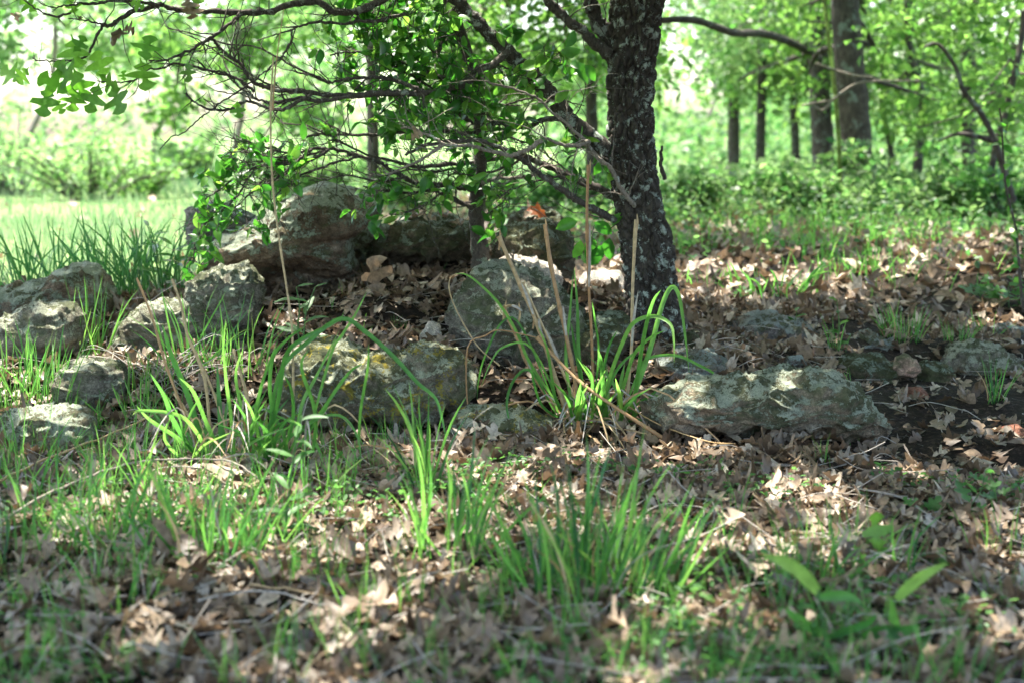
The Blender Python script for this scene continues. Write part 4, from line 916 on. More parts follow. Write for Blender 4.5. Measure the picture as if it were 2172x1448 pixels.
def put_blade(root, me, off, az, tilt, h):
    o = bpy.data.objects.new('blade', me); COL.objects.link(o); o.parent = root
    o.location = off; o.rotation_euler = (rng.normal() * tilt, rng.normal() * tilt, az); o.scale = (h, h, h); return o
def tuft(label, px, py, hpx, n, kind='green', spread=.03, tilt=.16, straw=0, cat='grass tuft', name='grass_tuft'):
    spread *= 1.5; tilt = .22
    g = G(px, py); root = thing(name, label, cat, g, 'grass tufts'); h = 1.25 * hpx * mpp(g[1])
    for k in range(int(n * 2.3)):
        a = rng.uniform(0, 6.28); rr = spread * rng.random() ** .6
        off = (rr * math.cos(a), rr * math.sin(a), -.012); lib = BL[kind]
        put_blade(root, lib[int(rng.integers(len(lib)))], off, a + rng.normal() * .5, tilt, h * rng.uniform(.55, 1.08))
    for k in range(straw):
        a = rng.uniform(0, 6.28); off = (spread * math.cos(a) * .6, spread * math.sin(a) * .6, -.01)
        o = put_blade(root, BL['straw'][k % 8], off, a, .5, h * rng.uniform(.4, .9)); o.name = 'dry_blade'
    return root
TUFTS = [
 ('thin grass behind the pointed brown rock, at the left edge', 25, 628, 110, 16, 'dark', .10), ('tall thin grass behind the pointed brown rock', 110, 625, 150, 20, 'dark', .13),
 ('tall thin grass rising over the pointed brown rock tip', 215, 628, 160, 22, 'dark', .12), ('tall dark grass between the pointed rock and the young tree twigs', 290, 625, 150, 24, 'dark', .12), ('dark grass just left of the large slab', 350, 622, 150, 22, 'dark', .10),
 ('light thin grass tuft at the left edge in front of the rounded rock', 35, 850, 140, 24, 'thin', .08), ('bright thin grass tuft left of the small round rock', 85, 860, 150, 26, 'thin', .08),
 ('thin grass tuft right of the rounded grey rock', 190, 765, 150, 16, 'thin', .035), ('short grass behind the low flat rock at left', 10, 870, 90, 18, 'thin', .06),
 ('small grass tuft in dry stalks in front of the upright rock', 430, 730, 80, 10, 'thin', .05),
 ('dark grass sprig in front of the flat rock at left', 270, 940, 60, 9, 'green', .03),
 ('grass tuft at the left edge below the flat rock', 40, 1060, 130, 10, 'green', .06), ('grass tuft in the left foreground beside a fallen grey stick', 130, 1090, 120, 10, 'green', .06),
 ('upright grass tuft in the left foreground', 215, 1170, 190, 14, 'green', .05), ('tall grass tuft below the left grass clump', 430, 1200, 230, 16, 'green', .05),
 ('grass tuft right of the tall left foreground tuft', 300, 1170, 170, 11, 'green', .05), ('small grass tuft with yellow blades at lower left', 205, 1250, 110, 9, 'green', .03),
 ('spreading grass tuft under the left grass clump', 490, 1190, 160, 12, 'green', .05), ('low grass tuft near the sunlit leaves at lower left', 255, 1290, 130, 8, 'green', .04),
 ('splayed grass tuft in the sunlit leaves', 700, 1240, 120, 7, 'green', .02), ('tall tuft with yellow-green sunlit blades at lower centre', 950, 1170, 220, 20, 'green', .05),
 ('thin upright grass in front of the ochre lichen rock', 905, 1040, 200, 9, 'green', .02), ('thick dense dark tuft at lower centre', 1235, 1270, 280, 32, 'green', .07),
 ('grass right beside the thick dense tuft', 1330, 1260, 220, 26, 'green', .06), ('grass left of the thick dense tuft', 1120, 1240, 170, 14, 'green', .05),
 ('short tuft at the bottom left of the thick dense tuft', 1010, 1320, 110, 12, 'thin', .04), ('lone splayed grass seedling in litter at lower right', 1550, 1215, 80, 5, 'green', .01),
 ('grass tuft below the end of the long fallen straw', 1720, 1250, 170, 14, 'green', .05), ('grass tuft left of the broad leaved cane', 1660, 1290, 160, 12, 'thin', .05),
 ('grass tuft beside the flowering weed at right', 1860, 1210, 150, 10, 'green', .05), ('bushy small tuft right of the oak among sunken rocks', 1912, 725, 80, 22, 'green', .04),
 ('small tuft above the domed grey rock', 2035, 725, 55, 16, 'green', .035), ('thin tuft right of the small tuft by the domed rock', 2090, 715, 60, 8, 'green', .03),
 ('sprig of grass below the domed grey rock', 2112, 850, 100, 8, 'green', .02), ('sunlit yellow green tuft in the bright clearing', 1640, 625, 70, 16, 'broad', .12),
 ('thin sprig behind the long flat slab', 1775, 745, 70, 6, 'green', .02), ('broad sunlit sprig left in the bright clearing', 1500, 600, 40, 8, 'broad', .06),
 ('grass tuft in the shade beyond the clearing', 1780, 590, 60, 14, 'green', .12), ('large loose tuft in the shade at right beyond the clearing', 1930, 600, 80, 24, 'green', .25),
 ('blurred tuft at the bottom left corner', 40, 1440, 140, 8, 'green', .05), ('blurred pale tuft at the bottom left', 290, 1460, 130, 7, 'green', .04), ('blurred tall tuft at the bottom centre left', 550, 1465, 150, 9, 'green', .05),
 ('blurred tuft at the bottom beside the centre', 860, 1450, 130, 9, 'green', .05), ('blurred tuft at the bottom right of centre', 1180, 1470, 150, 10, 'green', .05), ('blurred tuft at the bottom near the cane', 1500, 1460, 160, 9, 'green', .05),
 ('blurred tuft under the broad leaved cane', 1880, 1460, 170, 14, 'green', .07), ('blurred tuft at the bottom right corner', 2060, 1450, 130, 8, 'green', .05),
 ('small grass tuft in the middle of the bottom litter', 990, 1400, 100, 9, 'thin', .05), ('small tuft under the dark soil patch', 1400, 1370, 90, 8, 'thin', .05), ('small tuft at the right edge lower down', 2130, 1280, 90, 8, 'thin', .04),
 ('grass tuft at the left edge halfway down the litter', 20, 1200, 160, 12, 'green', .05), ('grass tuft among brown leaves left of centre', 590, 1150, 140, 10, 'green', .05), ('grass in front of the low green rock', 1010, 1060, 90, 6, 'thin', .03),
 ('fine grass left of the slanting pale straw', 60, 980, 130, 14, 'thin', .06), ('fine upright grass over the fallen grey stick', 250, 1050, 150, 14, 'thin', .06), ('fine grass in front of the small round pale rock', 160, 930, 90, 10, 'thin', .05),
 ('fine grass right of the low flat rock at left', 300, 900, 110, 10, 'thin', .05), ('thin grass just under the left clump', 380, 1080, 150, 14, 'thin', .07), ('thin grass under the right side of the left clump', 640, 1080, 140, 12, 'thin', .06),
 ('fine grass at the left edge in the lower litter', 90, 1180, 150, 12, 'thin', .06), ('thin upright grass left of the splayed sunlit tuft', 610, 1230, 130, 10, 'thin', .05), ('fine tuft between the splayed tuft and the lower centre tuft', 820, 1290, 120, 12, 'thin', .05),
 ('fine tuft below the ochre lichen rock', 800, 1010, 110, 8, 'thin', .04), ('thin grass in front of the upright grey rock', 500, 790, 150, 14, 'thin', .06), ('thin light grass left of the upright grey rock', 400, 780, 150, 12, 'thin', .05),
 ('thin light grass right of the small round rock', 300, 850, 120, 10, 'thin', .04), ('thin grass left of the broad cane near the bottom', 1560, 1390, 120, 10, 'thin', .05), ('thin grass above the cane leaves', 1780, 1180, 120, 10, 'thin', .05),
 ('fine grass right of the flowering weed', 2110, 1180, 110, 9, 'thin', .04), ('thin tuft left of the bottom middle', 700, 1400, 130, 11, 'thin', .05), ('thin tuft near the bottom left rosette', 170, 1400, 130, 10, 'thin', .05), ('thin tuft right of the thick dense tuft', 1450, 1280, 110, 9, 'thin', .05)]
for (lab, px, py, h, n, kd, sp_) in TUFTS: tuft(lab, px, py, h, n, kd, sp_, straw=3 if py > 950 else 0)

# the two big clumps, blade by blade
def clump_part(root, px, w, Y0, Y1, mat, name='blade', fold=.22, taper=True, tw=0.0, label=None, tubeit=False, nseg=4):
    C = crom([P(a, b, y) for (a, b), y in zip(px, np.linspace(Y0, Y1, len(px)))], nseg); n = len(C); t = np.linspace(0, 1, n); ww = w * mpp((Y0 + Y1) / 2)
    org = np.array(root.location); mb = MB()
    if tubeit:
        prof = np.interp(t, [0, .5, 1], tubeit if isinstance(tubeit, tuple) else (1, .9, .6))
        node = 1 + .3 * (np.arange(n) % 5 == 0)
        tube(mb, C, ww / 2 * prof * node, 7, rng.random())
    else: ribbon(mb, C, ww * np.interp(t, [0, .2, .6, .88, 1], [.6, 1, .95, .5, .03]), rng.random(), fold=fold, twist=tw, face=(0, -1, .2))
    o = obj(name, mb.mesh(name, mat, False, org), root)
    if label: o['label'] = label
    return o
cb = G(1255, 905); cl = thing('grass_clump', 'tall grass clump with arching blades and cut straw stems in front of the tall boulder', 'grass clump', cb)
Yc = cb[1]
for px, w in [([(1245, 900), (1232, 799), (1226, 733), (1224, 650), (1218, 567)], 11), ([(1215, 880), (1200, 760), (1208, 670), (1216, 575)], 9), ([(1240, 890), (1230, 795), (1218, 730), (1212, 685)], 9),
              ([(1270, 905), (1288, 816), (1321, 725), (1346, 683), (1388, 671), (1421, 687), (1429, 720), (1430, 770)], 11), ([(1320, 910), (1344, 841), (1380, 737), (1404, 649), (1424, 610), (1440, 629), (1452, 705), (1462, 793)], 13),
              ([(1310, 905), (1350, 800), (1372, 761), (1432, 753), (1481, 773), (1525, 801), (1545, 853), (1565, 926)], 8), ([(1330, 900), (1390, 830), (1456, 829), (1489, 857), (1505, 914), (1520, 986)], 7),
              ([(1310, 900), (1360, 850), (1404, 841), (1440, 865), (1460, 914), (1467, 1002), (1462, 1062)], 8), ([(1200, 880), (1150, 810), (1118, 758), (1098, 708), (1060, 646), (1019, 604), (990, 583), (965, 580)], 8),
              ([(1180, 880), (1130, 790), (1098, 795), (1077, 840), (1081, 890), (1118, 948)], 8), ([(1190, 890), (1110, 700), (1069, 679), (1031, 749), (1015, 807), (1011, 865)], 6),
              ([(1200, 890), (1130, 740), (1069, 735), (1040, 770), (1020, 820)], 6), ([(1340, 905), (1352, 800), (1368, 700), (1385, 640), (1402, 615)], 11), ([(1300, 900), (1325, 810), (1345, 750), (1380, 715), (1412, 700)], 10),
              ([(1260, 905), (1300, 800), (1330, 760), (1370, 735)], 8), ([(1290, 905), (1280, 830), (1276, 770), (1268, 740)], 12), ([(1330, 905), (1375, 850), (1420, 840), (1450, 870), (1470, 900)], 7), ([(1250, 910), (1268, 840), (1290, 740), (1310, 700)], 8),
              ([(1185, 890), (1170, 800), (1160, 740), (1140, 690)], 8), ([(1230, 905), (1250, 860), (1255, 800), (1235, 770)], 9), ([(1210, 905), (1180, 850), (1160, 790)], 8), ([(1240, 915), (1230, 960), (1220, 900), (1225, 860)], 7),
              ([(1310, 915), (1340, 890), (1380, 900), (1400, 960), (1405, 1000)], 7), ([(1250, 905), (1270, 760), (1262, 680), (1256, 640)], 6), ([(1200, 895), (1150, 860), (1130, 800), (1128, 770)], 7)]:
    clump_part(cl, px, w * .8, Yc, Yc - rng.uniform(-.05, .22), M['grass'], tw=rng.uniform(-.6, .6))
for px, w in [([(1200, 890), (1193, 849), (1156, 733), (1131, 667), (1098, 592), (1058, 501)], 10), ([(1235, 890), (1228, 870), (1218, 795), (1201, 712), (1185, 642), (1168, 559), (1156, 476)], 10),
              ([(1262, 895), (1259, 849), (1255, 712), (1249, 609), (1245, 464), (1248, 350)], 7), ([(1322, 895), (1326, 878), (1340, 733), (1342, 609), (1349, 466)], 8), ([(1205, 895), (1181, 870), (1127, 787), (1098, 720), (1067, 650)], 9),
              ([(1230, 895), (1225, 860), (1190, 780), (1150, 690), (1108, 600)], 7), ([(1215, 890), (1180, 800), (1150, 710), (1130, 668)], 6), ([(1070, 651), (1085, 648), (1100, 655)], 7)]:
    clump_part(cl, px, w, Yc, Yc + .02, M['straw'], 'straw_stem', tubeit=(1, .85, .9))
    k0 = len(px) // 2; (ax, ay), (bx, by) = px[k0], px[k0 + 1] if k0 + 1 < len(px) else px[-1]
    clump_part(cl, [(ax, ay), ((ax + bx) / 2 + 4, (ay + by) / 2), (bx + rng.uniform(6, 14), by + 6)], 6, Yc, Yc, M['straw_grey'], 'dry_sheath')
    (ex, ey) = px[-1]; clump_part(cl, [(ex, ey + 30), (ex + 3, ey + 8), (ex + rng.uniform(-8, 8), ey - rng.uniform(4, 16))], 5, Yc + .02, Yc + .02, M['straw'], 'frayed_end')
for px, w in [([(1180, 890), (1120, 850), (1010, 880), (992, 860), (992, 737), (1030, 712), (1060, 700), (1139, 716)], 4), ([(1139, 716), (1214, 795), (1286, 850), (1466, 965), (1611, 1045), (1736, 1100), (1880, 1145)], 8),
              ([(1060, 775), (1010, 730), (960, 640), (955, 590), (985, 578)], 3), ([(1300, 905), (1400, 960), (1500, 1010), (1600, 1050)], 3.5), ([(1330, 860), (1400, 900), (1500, 935), (1560, 940)], 3.5)]:
    clump_part(cl, px, w, Yc, Yc - .35 if px[-1][0] > 1500 else Yc - .05, M['straw'], 'fallen_straw', tubeit=True)
for k in range(46):
    x0 = 1255 + rng.normal() * 35; dx = rng.normal() * 110 + 40; dr = rng.uniform(20, 140); up = rng.uniform(-60, 60)
    clump_part(cl, [(x0, 900), (x0 + dx * .4, 880 - up), (x0 + dx * .8, 900 + dr * .3 - up * .4), (x0 + dx * 1.1, 900 + dr)], rng.uniform(2.2, 4.5), Yc, Yc - rng.uniform(0, .25), M['straw_grey'] if k % 2 else M['straw'], 'dry_blade', nseg=3)
for k in range(26):
    x0 = 1255 + rng.normal() * 38; dx = rng.normal() * 50; h = rng.uniform(50, 150)
    clump_part(cl, [(x0, 905), (x0 + dx * .3, 905 - h * .6), (x0 + dx, 905 - h)], rng.uniform(6, 10), Yc, Yc - rng.uniform(-.1, .2), M['grass'], nseg=3, tw=rng.uniform(-1, 1))
# left clump, nearer
lb = G(460, 985); Yl = lb[1]; l2 = thing('grass_clump', 'blurred tall green grass clump with brown stalks in front of the left rocks', 'grass clump', lb)
for px, w in [([(440, 985), (406, 857), (365, 754), (344, 687)], 18), ([(430, 985), (373, 899), (350, 840), (318, 790)], 16), ([(470, 985), (468, 907), (464, 836), (460, 770)], 15), ([(560, 985), (576, 878), (572, 816), (580, 754), (613, 716), (650, 690)], 12),
              ([(560, 975), (590, 850), (605, 758), (640, 720), (700, 690), (725, 675)], 14), ([(570, 985), (590, 800), (660, 720), (725, 676), (775, 704), (837, 758), (886, 812), (924, 845), (940, 899), (946, 930)], 14),
              ([(640, 980), (700, 758), (725, 712), (754, 667), (779, 617)], 9), ([(500, 985), (490, 880), (480, 810), (470, 700)], 11), ([(620, 985), (640, 860), (670, 800), (720, 700)], 11), ([(440, 985), (380, 930), (320, 890), (290, 860)], 14),
              ([(450, 985), (420, 920), (380, 880), (300, 870), (280, 880)], 12), ([(600, 985), (650, 900), (720, 880), (760, 930), (765, 1010)], 9), ([(520, 985), (540, 880), (560, 800), (590, 720)], 11), ([(530, 985), (520, 900), (500, 800), (515, 740)], 10),
              ([(610, 985), (690, 860), (740, 790), (770, 770)], 11), ([(660, 985), (670, 880), (640, 780), (655, 740)], 12), ([(400, 985), (350, 930), (370, 870)], 12), ([(560, 990), (610, 930), (680, 880), (700, 850)], 11), ([(760, 960), (765, 870), (780, 780), (782, 730)], 9),
              ([(700, 985), (740, 950), (770, 980)], 10), ([(480, 985), (440, 900), (410, 830), (380, 800)], 13), ([(590, 985), (620, 900), (620, 830), (600, 790)], 12)]:
    clump_part(l2, px, w * .70, Yl, Yl - rng.uniform(-.05, .2), M['grass'], tw=rng.uniform(-.6, .6))
for k in range(38):
    x0 = 510 + rng.normal() * 70; dx = rng.normal() * 60; h = rng.uniform(60, 170)
    clump_part(l2, [(x0, 990), (x0 + dx * .3, 990 - h * .6), (x0 + dx, 990 - h)], rng.uniform(5, 9), Yl, Yl - rng.uniform(-.1, .2), M['grass'], nseg=3, tw=rng.uniform(-1, 1))
for px, w in [([(430, 985), (400, 900), (352, 774), (323, 675), (290, 590)], 6), ([(450, 985), (435, 807), (398, 712), (385, 650), (365, 592)], 7), ([(440, 980), (420, 920), (400, 880), (369, 833)], 8), ([(530, 985), (528, 860), (500, 760), (495, 740)], 7), ([(500, 985), (470, 880), (440, 800), (420, 760)], 6), ([(620, 1000), (622, 850), (620, 704), (609, 617), (592, 505), (578, 386), (574, 240), (580, 120)], 5)]:
    clump_part(l2, px, w, Yl, Yl + .05, M['straw'], 'straw_stem', tubeit=(1, .9, .7))
for k in range(34):
    x0 = 520 + rng.normal() * 80; dx = rng.normal() * 110; up = rng.uniform(10, 150)
    clump_part(l2, [(x0, 985), (x0 + dx * .4, 985 - up), (x0 + dx * .8, 985 - up * .9), (x0 + dx * 1.2, 985 - up * .3)], rng.uniform(2.5, 5), Yl, Yl - rng.uniform(-.1, .2), M['straw_grey'] if k % 2 else M['straw'], 'dry_blade', nseg=3)
# plume of the tallest straw
clump_part(l2, [(578, 235), (582, 175), (590, 100), (602, 20)], 5, Yl, Yl, M['straw'], 'seed_head', tubeit=(1, .5, .3))
# tangle of grey dry grass between the left rocks
for nm, lab, cx, cy, sx_, n in [('dry_grass', 'tangled dry grey grass in front of the upright grey rock', 330, 800, 120, 70), ('dry_grass', 'thin dry grass stalks lying left of the low grey rock', 240, 700, 50, 26)]:
    g = G(cx, cy + 40); rt = thing(nm, lab, 'dry grass', g, 'dry grass tangles'); 
    for k in range(n):
        g0 = G(cx + rng.normal() * sx_ * .6, cy + rng.normal() * 22 + 20); m = mpp(g0[1]); a = rng.uniform(0, 6.28); L = rng.uniform(60, 190) * m; up = rng.uniform(.1, .8)
        d_ = np.array([math.cos(a), .5 * math.sin(a), up]); mb = MB()
        Cg = crom([g0, g0 + d_ * L * .5, g0 + d_ * L * .85 + (0, 0, -.02), g0 + d_ * L * 1.0 + (0, 0, -.06 * rng.random() - .02)], 3)
        tube(mb, Cg, np.linspace(.0016, .0007, len(Cg)), 4, rng.random()); obj('stalk', mb.mesh('stalk', M['straw_grey'], False, g), rt)

# loose straws over the litter
mb = MB(); x, y = scatter_ground(900, 1.8, 4.6, lambda x, y: np.where(x < .9, 1.0, .3))
for a_, b_ in zip(x, y):
    z_ = ground_z([a_], [b_])[0] + .012; an = rng.uniform(0, 6.28); L = rng.uniform(.04, .20); d_ = np.array([math.cos(an), math.sin(an), rng.uniform(-.02, .22)])
    p_ = np.array([a_, b_, z_]); Cg = crom([p_, p_ + d_ * L * .5 + rng.normal(size=3) * .008, p_ + d_ * L + rng.normal(size=3) * .015], 3); tube(mb, Cg, .0011, 4, rng.random())
o = obj('loose_straw', mb.mesh('loose_straw', M['straw_grey'])); tag(o, 'thin pale dry stalks lying loose over the leaf litter', 'straw', kind='stuff')
# small ground grass everywhere and the meadow: too many to count
mb = MB()
def ground_grass(mb, n, y0, y1, wf, h0, h1, w, xr=.42, nseg=3, clumpy=0):
    x, y = scatter_ground(n, y0, y1, wf, xr)
    if clumpy:
        x = x.repeat(clumpy) + rng.normal(size=len(x) * clumpy) * .012; y = y.repeat(clumpy) + rng.normal(size=len(y) * clumpy) * .012
    z = ground_z(x, y); n = len(x); h = rng.uniform(h0, h1, n); a = rng.uniform(0, 6.28, n); l = rng.uniform(.05, .6, n)
    t = np.linspace(0, 1, nseg + 1); d = np.stack([np.cos(a), np.sin(a), 0 * a], 1); C = np.stack([x, y, z - .004], 1)[:, None] + d[:, None] * (l[:, None] * h[:, None] * t[None] ** 1.8)[..., None]
    C[..., 2] += h[:, None] * t[None] * (1 - .2 * l[:, None] * t[None])
    b = rng.uniform(0, 3.14, n); s = np.stack([np.cos(b), .4 * np.sin(b), 0 * b], 1)[:, None] * (w * rng.uniform(.6, 1.3, n)[:, None] * np.interp(t, [0, .4, 1], [.7, 1, .05])[None])[..., None] / 2
    V = np.stack([C - s, C + s], 2).reshape(-1, 3)
    k = (nseg + 1) * 2; i = np.arange(nseg)[:, None] * 2; F0 = np.concatenate([i, i + 1, i + 3, i + 2], 1)
    F = (F0[None] + (np.arange(n) * k)[:, None, None]).reshape(-1, 4); mb.add(V, F, np.repeat(rng.random(n), nseg))
wfg = lambda x, y: np.clip(.15 + 1.4 * fbm(np.stack([x * 1.6, y * 1.6, 0 * x + 2], 1), 3) + np.where(x < -.3, .25, 0), 0, 1.2) * np.where((x > .1) & (y > 2.9), .12, 1)
ground_grass(mb, 300, 1.75, 3.7, wfg, .04, .13, .0030, clumpy=8)
ground_grass(mb, 60, 2.5, 4.0, lambda x, y: np.where(x < -.25, 1.2, 0), .05, .15, .0030, clumpy=7)
ground_grass(mb, 200, 3.4, 4.8, wfg, .02, .06, .003, clumpy=4)
wr = lambda x, y: np.where(x > .2, np.clip(.3 + 2.0 * fbm(np.stack([x * .8, y * .8, 0 * x + 5], 1), 2), 0, 1.2) * sstep(5.2, 6.5, y), 0)
ground_grass(mb, 4200, 5.2, 13, wr, .05, .18, .008, clumpy=3)
o = obj('short_grass', mb.mesh('short_grass', M['grass'])); tag(o, 'sparse short green grass scattered through the leaf litter', 'grass', kind='stuff')
mb = MB()
wm = lambda x, y: np.where((x < -.25 * y + 0.6) & (y > 5.0), 1.2, 0)
ground_grass(mb, 7000, 4.95, 9, lambda x, y: np.where((x < -.62), 1.2, 0), .03, .10, .006, .45)
ground_grass(mb, 16000, 8, 28, lambda x, y: np.where(x < .02 * y, 1.2, 0), .04, .13, .014, .45)
o = obj('meadow_grass', mb.mesh('meadow_grass', M['meadow'])); tag(o, 'sunny pale green meadow grass behind the left rocks', 'meadow grass', kind='stuff')
# creeping weeds on the forest floor
x, y = scatter_ground(6500, 5.6, 13, lambda x, y: np.where(x > 0, np.clip(.5 + 2 * fbm(np.stack([x, y, 0 * x + 8], 1), 2), 0, 1.2) * sstep(5.4, 8, y), 0))
pos = np.stack([x, y, ground_z(x, y) + rng.uniform(.02, .22, len(x)) * sstep(5, 9, y)], 1).repeat(4, 0) + rng.normal(size=(len(x) * 4, 3)) * .04
V, F, t = cloud(pos, .034, .6, HEXLEAF); o = obj('ground_cover', mesh_np('ground_cover', V, [F], M['covermix'], t)); tag(o, 'green creeping weeds on the shaded forest floor at right', 'ground cover', kind='stuff')
x, y = scatter_ground(900, 1.75, 3.3, lambda x, y: np.clip(.1 + 2.6 * fbm(np.stack([x * 2, y * 2, 0 * x + 3], 1), 2), 0, 1.2))
pos = np.stack([x, y, ground_z(x, y) + rng.uniform(.01, .05, len(x))], 1).repeat(6, 0) + rng.normal(size=(len(x) * 6, 3)) * (.018, .018, .006)
V, F, t = cloud(pos, .014, 1.0, HEXLEAF); o = obj('clover_cover', mesh_np('clover_cover', V, [F], M['weed'], t)); tag(o, 'tiny clover like weeds among the foreground litter', 'clover', kind='stuff')

# ------------------------------------------------------------------ leafy weeds one can point to
long_leaf = [flat_leaf(s + 20, .13, .35, 8) for s in range(6)]
LL = {m: [mesh_np('leaf', V, [F], M[m]) for V, F in long_leaf] for m in ('weed', 'sage', 'grass')}
LS = {m: [mesh_np('leaf', V, [F], M[m]) for V, F in [oak_leaf(10, 200 + s, .3, .7) for s in range(4)]] for m in ('weed', 'sage')}
def weed(label, stems, leaf, mat='weed', lw=30, w=3.5, name='weed', cat='weed', Y=None, up=.5, stem='sage', n=8, base_px=None):
    b = G(*(base_px or stems[0][0])); Y = Y or b[1]; root = thing(name, label, cat, b, None); m = mpp(Y)
    for s in stems:
        pts = np.array([P(a, c, Y) for a, c in s]); C = crom(pts, 6); mb = MB(); tube(mb, C, np.linspace(w, w * .5, len(C)) * m / 2, 6, .5); obj('stem', mb.mesh('stem', M[stem], True, b), root)
        for k in range(n):
            f = .15 + .85 * k / max(n - 1, 1); p = C[int(f * (len(C) - 1))]; a = k * 2.4 + rng.random()
            t = np.array([math.cos(a), math.sin(a) * .7, up * rng.uniform(.4, 1.4)]); part_leaf(root, leaf[k % len(leaf)], p, t, (rng.normal() * .2, -.4, 1), lw * m * rng.uniform(.7, 1.25) * (1.1 - .45 * f))
    return root
weed('leafy upright weed between the upright rock and the large slab', [[(640, 745), (632, 700), (635, 650), (628, 610)], [(640, 740), (645, 700), (650, 660), (668, 610)]], LL['sage'], 'sage', 62, 4, Y=4.05, n=6)
weed('pale grey green broad weed right of the left grass clump', [[(600, 1190), (606, 1120), (612, 1050), (625, 950), (640, 880)]], LL['weed'], 'weed', 84, 6, Y=2.75, n=14)
weed('leafy weed behind the left rocks beside the dark grass', [[(345, 620), (335, 570), (330, 520), (318, 480)], [(365, 620), (372, 560), (368, 520)]], LL['grass'], 'grass', 60, 4, Y=4.85, n=7)
weed('flowering weed with tiny pale blossoms at lower right', [[(2050, 1180), (2045, 1100), (2080, 1040), (2090, 1000)], [(2050, 1180), (2010, 1130), (1960, 1080), (1925, 1070)]], LS['weed'], 'weed', 60, 4, Y=2.95, n=8)
weed('small weed right of the flat sunk stone', [[(2125, 1160), (2120, 1100), (2112, 1050), (2100, 1000)]], LS['weed'], 'weed', 46, 4, Y=3.0, n=8)
weed('two-leaf seedling in front of the flat stone right of the oak', [[(1690, 700), (1688, 680), (1690, 660)]], [small_meshes[0], small_meshes[1]], 'weed', 34, 3, n=4)
weed('tall thin seedling behind the pink stone', [[(1778, 740), (1780, 690), (1775, 640)]], [small_meshes[2], small_meshes[3]], 'weed', 34, 3, n=5)
for lab, px, py, lw in [('rosette of small weeds at the bottom left', 110, 1330, 40), ('small rosette weed beside the bottom centre', 260, 1400, 36), ('tiny rosette weed under the fallen straws', 650, 1330, 34), ('rosette weed below the thick dense tuft', 1440, 1330, 44), ('weed rosette at the right edge of the bottom litter', 2020, 1300, 40), ('lobed weed rosette at lower right near the cane', 1990, 1210, 44),
                        ('weed rosette right of the domed rock', 2060, 790, 26), ('weed rosette beyond the oak in the sun', 1570, 640, 30), ('weed rosette in the shade right of the clearing', 2080, 640, 50), ('dark broad weed at the right edge in the shade', 2140, 655, 60), ('weed rosette at the bottom centre', 1100, 1400, 40), ('weed rosette left of the bottom cane leaves', 1620, 1400, 36)]:
    weed(lab, [[(px, py), (px + rng.normal() * 4, py - lw * .8)]], LS['weed'], 'weed', lw, 3, n=9, up=.25)
# upright lobed oak seedling leaf
sd_ = G(1850, 1260); sdl = thing('oak_seedling', 'single bright lobed oak seedling leaf standing above grass at lower right', 'seedling', sd_); Yq = 2.6
mb = MB(); tube(mb, crom([P(1862, 1270, Yq), P(1866, 1220, Yq), P(1862, 1165, Yq)], 4), .0011, 5); obj('stem', mb.mesh('stem', M['sage'], False, sd_), sdl)
part_leaf(sdl, OLM[2], P(1862, 1128, Yq), (-.08, .1, 1), (.25, -1, .1), 92 * mpp(Yq)); part_leaf(sdl, OLM[1], P(1872, 1175, Yq), (.3, .1, -1), (.2, -1, .1), 50 * mpp(Yq))
# broad leaved cane in the lower right foreground
cg = G(1760, 1440); Yk = 2.15; cane = thing('broad_leaf_cane', 'young plant with broad pointed grass leaves in the lower right foreground', 'plant', cg)
clump_part(cane, [(1765, 1470), (1755, 1400), (1748, 1340), (1738, 1280), (1735, 1240)], 7, Yk, Yk, M['sage'], 'stem', tubeit=True)
for px, w in [([(1735, 1255), (1700, 1215), (1660, 1190), (1615, 1175)], 30), ([(1738, 1265), (1790, 1262), (1830, 1278)], 24), ([(1765, 1270), (1850, 1240), (1930, 1215), (2000, 1190)], 0), ([(1745, 1345), (1720, 1330), (1690, 1310), (1665, 1290)], 24), ([(1830, 1350), (1870, 1340), (1910, 1338), (1950, 1325)], 34),
              ([(1750, 1385), (1800, 1385), (1830, 1410), (1855, 1440)], 34), ([(1900, 1270), (1930, 1240), (1965, 1215), (2010, 1192)], 26), ([(1755, 1350), (1800, 1335), (1840, 1320), (1860, 1300)], 20), ([(1755, 1400), (1700, 1385), (1675, 1390)], 18), ([(1890, 1400), (1900, 1350), (1893, 1300), (1888, 1262)], 22)]:
    if w: clump_part(cane, px, w, Yk, Yk - .04, M['grass'], 'leaf', fold=.15)
clump_part(cane, [(1765, 1470), (1775, 1380), (1800, 1300), (1830, 1278)], 5, Yk, Yk, M['sage'], 'stem', tubeit=True)
clump_part(cane, [(1765, 1470), (1830, 1360), (1890, 1290), (1905, 1265)], 5, Yk, Yk, M['sage'], 'stem', tubeit=True)
# fallen sticks and straws
def stick(label, px, w, mat, lift=.012, name='fallen_stick', cat='stick'):
    pts = np.array([G(a, b) + (0, 0, lift + l) for a, b, l in px]); C = crom(pts, 6); C[1:-1] += rng.normal(size=(len(C) - 2, 3)) * .0012; Y = pts[:, 1].mean(); mb = MB()
    tube(mb, C, np.linspace(w, w * .6, len(C)) * mpp(Y) / 2, 7, rng.random(), .06); o = obj(name, mb.mesh(name, M[mat], True, pts[0]), loc=pts[0]); tag(o, label, cat)
stick('long grey fallen stick crossing the left foreground grass', [(-10, 1160, .03), (100, 1100, .04), (200, 1065, .05), (300, 1045, .06), (380, 1030, .05), (490, 1035, .05), (560, 1055, .03), (640, 1020, .02)], 6, 'deadbranch')
stick('pale straw slanting up to the left grass clump', [(-20, 1060, .02), (100, 1020, .04), (230, 975, .05), (345, 930, .06)], 6, 'straw', name='fallen_straw', cat='straw')
stick('straw stalk lying level in the litter at the bottom', [(420, 1300, .01), (560, 1290, .02), (700, 1310, .01), (800, 1300, .01)], 5, 'straw_grey', name='fallen_straw', cat='straw')
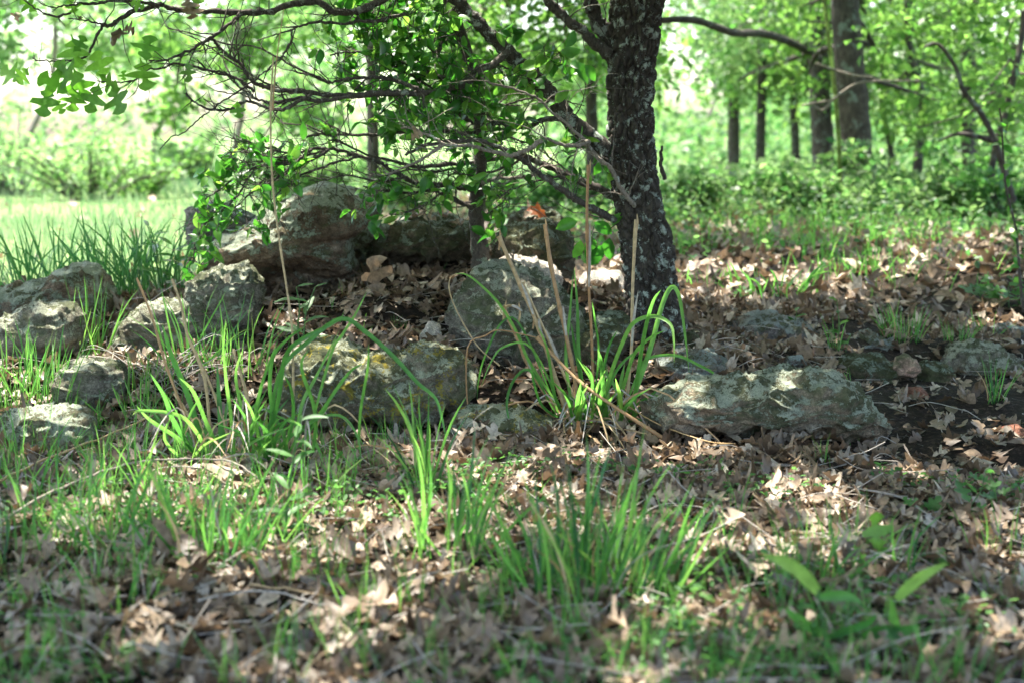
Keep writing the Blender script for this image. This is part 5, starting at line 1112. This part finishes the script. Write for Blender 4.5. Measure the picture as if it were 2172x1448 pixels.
stick('short straw stalk on the litter above the bottom left', [(530, 1270, .015), (640, 1285, .015), (740, 1300, .01)], 5, 'straw', name='fallen_straw', cat='straw')
stick('thin straw at lower left corner', [(0, 1290, .01), (60, 1250, .02), (100, 1230, .01)], 6, 'straw', name='fallen_straw', cat='straw')
stick('yellow straw bit lying below the lone seedling', [(1480, 1240, .01), (1560, 1250, .01), (1600, 1262, .01)], 6, 'straw', name='fallen_straw', cat='straw')
stick('thin straw in front of the ochre lichen rock', [(700, 900, .05), (760, 970, .05), (840, 1030, .03)], 4, 'straw', name='fallen_straw', cat='straw')
stick('dark root lying at the foot of the tall lichen boulder', [(1035, 775, .02), (1080, 780, .02), (1120, 778, .02)], 6, 'branch', name='fallen_twig', cat='twig')
stick('dark twig on bare soil below the flat slab', [(1900, 985, .005), (1960, 1000, .006), (2010, 1015, .005)], 5, 'branch', name='fallen_twig', cat='twig')
stick('dark twig on the soil at the right edge', [(2080, 1050, .005), (2130, 1060, .01), (2180, 1050, .01)], 6, 'branch', name='fallen_twig', cat='twig')
mb = MB()                                                   # crumbs of twig and straw in the soil
x, y = scatter_ground(2600, 1.8, 5.4, lambda x, y: np.where(x > .5, 1.2, .6)); a = rng.uniform(0, 6.28, len(x)); L = rng.uniform(.01, .05, len(x)); z = ground_z(x, y) + .006
d = np.stack([np.cos(a), np.sin(a), rng.normal(size=len(x)) * .2], 1) * L[:, None]; p0 = np.stack([x, y, z], 1); s = np.stack([-np.sin(a), np.cos(a), 0 * a], 1) * .0011; u = np.array([0, 0, .0013])
V = np.stack([p0 - s, p0 + s, p0 + u, p0 - s + d, p0 + s + d, p0 + u + d], 1).reshape(-1, 3); F0 = np.array([[0, 2, 5, 3], [2, 1, 4, 5]])
F = (F0[None] + (np.arange(len(x)) * 6)[:, None, None]).reshape(-1, 4); mb.add(V, F, np.repeat(rng.random(len(x)), 2))
o = obj('twig_debris', mb.mesh('twig_debris', M['branch'])); tag(o, 'fine dark twig bits scattered over the soil', 'debris', kind='stuff')
